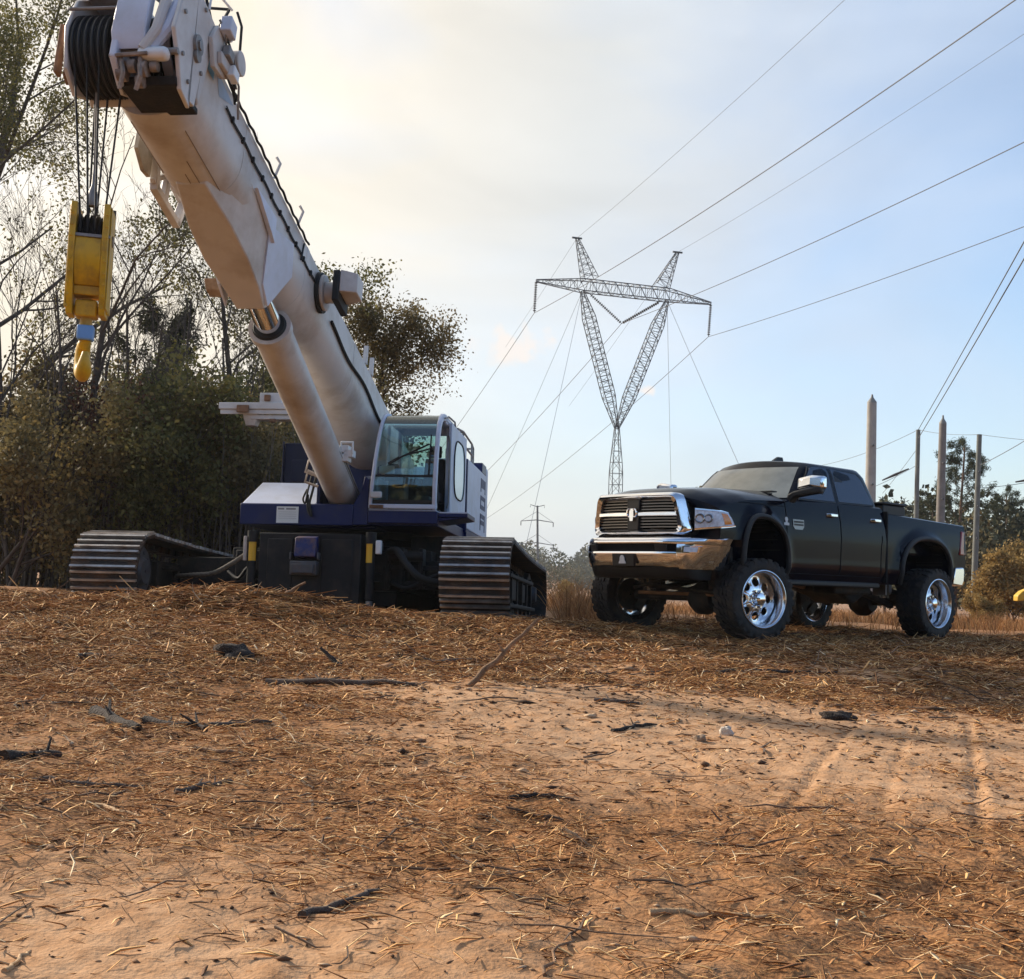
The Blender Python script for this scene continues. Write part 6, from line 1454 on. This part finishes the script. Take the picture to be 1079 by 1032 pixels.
m = MB(); lattice(m, Vector((0, 0, -.5)), J, lambda u:   .40 + .85 * min(u * 2.0, (1 - u) * 3.2, .75), 0, 16, .05, .026, DX); m.build('base_mast', galv, tower, smooth=0)
for e_ in (LW, RW_):
    m = MB(); lattice(m, J, e_, lambda u: .30 + .78 * min(u * 4.0, (1 - u) * 5., .95), 0, 26, .055, .026, DX); m.build('mast_leg', galv, tower, smooth=0)
m = MB(); AL, AR = armpt(565, 296), armpt(749, 320); c1, c2 = armpt(612, 297), armpt(704, 309)
lattice(m, LW + Vector((0, 0, .55)), RW_ + Vector((0, 0, .55)), 1.15, 1.15, 14, .055, .028, Vector((0, 0, 1)))
lattice(m, LW + Vector((0, 0, .55)), AL, 1.15, .2, 7, .05, .026, Vector((0, 0, 1))); lattice(m, RW_ + Vector((0, 0, .55)), AR, 1.15, .2, 7, .05, .026, Vector((0, 0, 1)))
m.build('crossarm', galv, tower, smooth=0)
PL, PR = armpt(608, 251), armpt(714, 266)
for e_, top in ((LW.lerp(RW_, .08), PL), (RW_.lerp(LW, .08), PR)):
    m = MB(); lattice(m, e_ + Vector((0, 0, 1.2)), top, 1.4, .25, 8, .045, .026, DX); m.beam(top - DX * .5, top + DX * .5, .15, .15); m.build('earth_wire_peak', galv, tower, smooth=0)
IL, IR, IC = armpt(563, 330), armpt(746.5, 355), armpt(655, 341)
def insul(a, b_):
    mb = MB(); n = int((b_ - a).length / .22); mb.tube([a, b_], .035, 5)
    for k in range(1, n): mb.tube([a.lerp(b_, (k - .2) / n), a.lerp(b_, (k + .2) / n)], [.15, .13], 8)
    return mb.build('insulator_string', ins_mm, tower)
insul(AL, IL); insul(AR, IR); insul(LW + DX * .8 + Vector((0, 0, -.2)), IC); insul(RW_ - DX * .8 + Vector((0, 0, -.2)), IC)
def wire_to(mb, a, b_, r, sag=0., n=24):
    mb.tube([a.lerp(b_, i / n) - Vector((0, 0, 4 * sag * (i / n) * (1 - i / n))) for i in range(n + 1)], r, 4)
# guys of the tower
for a, (u, v, dy) in ((LW, (540, 660, -25)), (LW, (470, 660, 10)), (RW_, (709, 660, 18)), (RW_, (850, 660, -22))):
    e_ = AT(u, v, TY + dy); e_.z = hz(e_.x, e_.y); mb = MB(); wire_to(mb, a, e_ - tw_base, .022, .3); mb.build('guy_wire', guy_m, tower)
# conductors and earth wires: parabolas past the tower
def plane_hit(w0, u, v):
    """where the sight line (u,v) meets the upright plane of a wire through w0: distance along it and height above w0"""
    d = cF + cR * ((u - 539.5) / F_PX) - cU * ((v - 516) / F_PX); o = Vector((0, 0, CAM_H)); nrm = Vector((DN.y, -DN.x, 0))
    q = o + d * ((w0 - o).dot(nrm) / d.dot(nrm)); return (q - w0).dot(-DN), q.z - w0.z
def run(p, near, far, r, label, curv=.00045):
    w0 = tw_base + p; mb = MB(); pts = []
    sf, zf = plane_hit(w0, *far); sn, zn = plane_hit(w0, *near)
    ka, kb = (zf - curv * sf * sf) / sf, (zn - curv * sn * sn) / sn
    for i in range(41): s = sf * 1.7 * (1 - i / 40); pts.append(-DN * s + Vector((0, 0, ka * s + curv * s * s)))
    for i in range(1, 41): s = sn * 1.25 * i / 40; pts.append(-DN * s + Vector((0, 0, kb * s + curv * s * s)))
    mb.tube(pts, r, 5); o = mb.build('power_line', wire_m); o.location = w0; return tag(o, label, 'power line', 'wires of the big power line')
run(IL, (1070, 0), (485, 445), .028, 'heavy conductor hung from the left tip of the big tower crossarm')
run(IC, (1079, 150), (520, 490), .028, 'heavy conductor hung from the V of insulators in the middle of the big tower')
run(IR, (1079, 239), (515, 545), .028, 'heavy conductor hung from the right tip of the big tower crossarm')
run(PL, (890, 0), (560, 325), .014, 'thin earth wire over the left peak of the big tower')
run(PR, (1079, 36), (640, 372), .014, 'thin earth wire over the right peak of the big tower')
# ---- small far pole with two pairs of arms
Yp = 330.0; b0 = AT(566, 640, Yp); b0.z = hz(b0.x, b0.y); top = AT(566.3, 533, Yp) - b0
fp = empty('transmission_pole', 'small distant steel pole with two levels of arms between the crane and the truck', 'power pole', None, Matrix.Translation(b0))
m = MB(); m.tube([(0, 0, 0), top], [.38, .26], 8); m.build('pole', galv, fp)
for v in (548, 572):
    m = MB()
    for s in (-1, 1):
        a = AT(566, v, Yp) - b0; e_ = AT(566 + 17 * s, v + 2 + s * .8, Yp) - b0; m.tube([a, e_], [.14, .09], 5); m.tube([AT(566, v - 9, Yp) - b0, e_], .06, 4); m.tube([e_, e_ - Vector((0, 0, 1.2))], .12, 6)
    m.build('crossarm', galv, fp)
m = MB()
for s in (-1, 1): a = top - Vector((0, 0, .3)); e_ = a + Vector((1.9 * s, 0, .5)); m.tube([a, e_, e_ - Vector((0, 0, .7))], .10, 5)
m.build('earth_wire_arm', galv, fp)
# ---- poles at right
def pole(u, vt, vb, Y, r0, r1, label, m_, cap=True, grp='poles beyond the truck', extra=None):
    b_ = AT(u[1], vb, Y); b_.z = hz(b_.x, Y); t_ = AT(u[0], vt, Y) - b_
    o = empty('wooden_pole', label, 'pole', grp, Matrix.Translation(b_)); mb = MB(); n = 10
    mb.tube([Vector((0, 0, -.3)).lerp(t_, i / n) for i in range(n + 1)], [r0 + (r1 - r0) * i / n for i in range(n + 1)], 14); mb.build('pole', m_, o)
    if cap:
        mb = MB(); mb.tube([t_, t_ + Vector((0, 0, .05)), t_ + Vector((0, 0, .22)), t_ + Vector((0, 0, .34))], [r1 * 1.02, r1 * .98, r1 * .30, .03], 12); mb.build('pole_cap', mat('weathered_zinc', (.22, .22, .21), .7, noise=.2), o)
    for z in (.45, .62, .8):
        mb = MB(); c = t_ * z; mb.tube([(c.x, c.y - r0 * .7, c.z), (c.x, c.y - r0 - .05, c.z)], .04, 8); mb.build('bolt', galv, o)
    return o, b_ + t_
pole((918.8, 916.5), 425, 600, 47, .24, .18, 'pale thick pole with pointed cap rising behind the truck cab', mat('pale_pole_wood', (.34, .325, .30), .9, noise=.2, nscale=3, bump=.3, bscale=12))
o2, p2 = pole((993.5, 989.5), 447, 600, 47, .20, .14, 'brown thick pole with pointed cap rising behind the truck bed', wood_p)
o1, p1 = pole((967.6, 964), 453, 610, 60, .13, .105, 'thin grey pole carrying wires, between the two thick capped poles', wood_g, False)
o3, p3 = pole((1032, 1026), 458, 622, 52, .14, .105, 'thin grey pole standing alone right of the truck tail', wood_g, False)
def line(a, b_, r, sag, label, mid=None, grp='thin wires between the right poles'):
    mb = MB(); wire_to(mb, Vector((0, 0, 0)), b_ - a, r, sag); 
    o = mb.build('overhead_wire', wire_m); o.location = a; tag(o, label, 'wire', grp)
    if mid:
        c0, c1 = (a.lerp(b_, mid[0]) - a, a.lerp(b_, mid[1]) - a); mm = MB(); mm.tube([c0, c0.lerp(c1, .5), c1], [.03, .07, .03], 8); mm.build('line_spacer', ins_mm, o)
    return o
dn = lambda p, z: p - Vector((0, 0, z))
line(p1, p1 + (AT(1110, 190, 26) - p1) * 2.2, .016, .2, 'wire climbing from the thin left pole to the top right corner of the view')
line(dn(p1, .45), dn(p1, .45) + (AT(1112, 205, 27) - dn(p1, .45)) * 2.2, .018, .25, 'second lower wire climbing from the thin left pole to the right')
line(p1, p3, .012, .10, 'level wire strung between the two thin poles')
line(p3, AT(1130, 467, 48), .012, .05, 'level wire leaving the right thin pole for the right edge')
line(p1, AT(850, 493, 75), .012, .3, 'faint wire from the thin left pole going down left behind the truck cab')
line(dn(p1, 1.75), AT(880, 528, 62), .014, .15, 'wire with a dark spacer from the thin left pole down to behind the cab', (.10, .42))
line(dn(p3, 1.35), AT(1120, 438, 44), .014, .1, 'wire climbing right from below the top of the right thin pole')
line(dn(p3, 2.3), AT(1120, 500, 50), .014, .1, 'lower wire with a dark spacer leaving the right thin pole', (.45, .9))
line(dn(p1, .9), AT(930, 520, 66), .010, .05, 'guy strand slanting left from the thin left pole')
# ---- yellow machine seen only by the tip of its arm at the right edge
ym = mat('yellow_machine_paint', (.68, .40, .02), .45, noise=.15, nscale=4, dirt=(.2, .13, .05), damt=.5)
yb = AT(1075, 628, 26); yo = empty('yellow_machine', 'yellow machine arm poking in at the right edge before the brush', 'machine arm', None, Matrix.Translation(yb))
m = MB(); sec = []
for i, (x, z, h) in enumerate(((-.10, -.06, .06), (.0, .0, .10), (.35, .12, .14), (.9, .26, .18), (1.5, .34, .22))): sec.append([(x, -.12, z - h), (x, .12, z - h), (x, .12, z + h), (x, -.12, z + h)])
m.loft(sec); m.build('arm', ym, yo, bevel=.02)
m = MB(); m.tube([(.1, 0, .16), (1.2, 0, .42)], .04, 10); m.build('ram', dark, yo)
m = MB(); m.loft([[(1.3, -.5, -1.0), (2.8, -.5, -1.0), (2.8, -.5, .5), (1.3, -.5, .3)], [(1.3, .5, -1.0), (2.8, .5, -1.0), (2.8, .5, .5), (1.3, .5, .3)]]); m.build('machine_body', ym, yo, bevel=.05)
# ------------------------------------------------------------------ hazy air: one closed box round everything that stands on the ground
hm = bpy.data.materials.new('hazy_air'); hm.use_nodes = True; t = hm.node_tree
t.nodes.remove(t.nodes['Principled BSDF'])
pv = N(t, 'ShaderNodeVolumePrincipled'); pv.inputs['Color'].default_value = (.86, .90, .95, 1); pv.inputs['Density'].default_value = .0003; pv.inputs['Anisotropy'].default_value = .3
t.links.new(pv.outputs[0], t.nodes['Material Output'].inputs['Volume'])
m = MB(); m.box(-420, 480, -60, 560, float(GZ.min()) - 1, 48); hz_o = m.build('haze', hm, smooth=0)
tag(hz_o, kind='stuff')
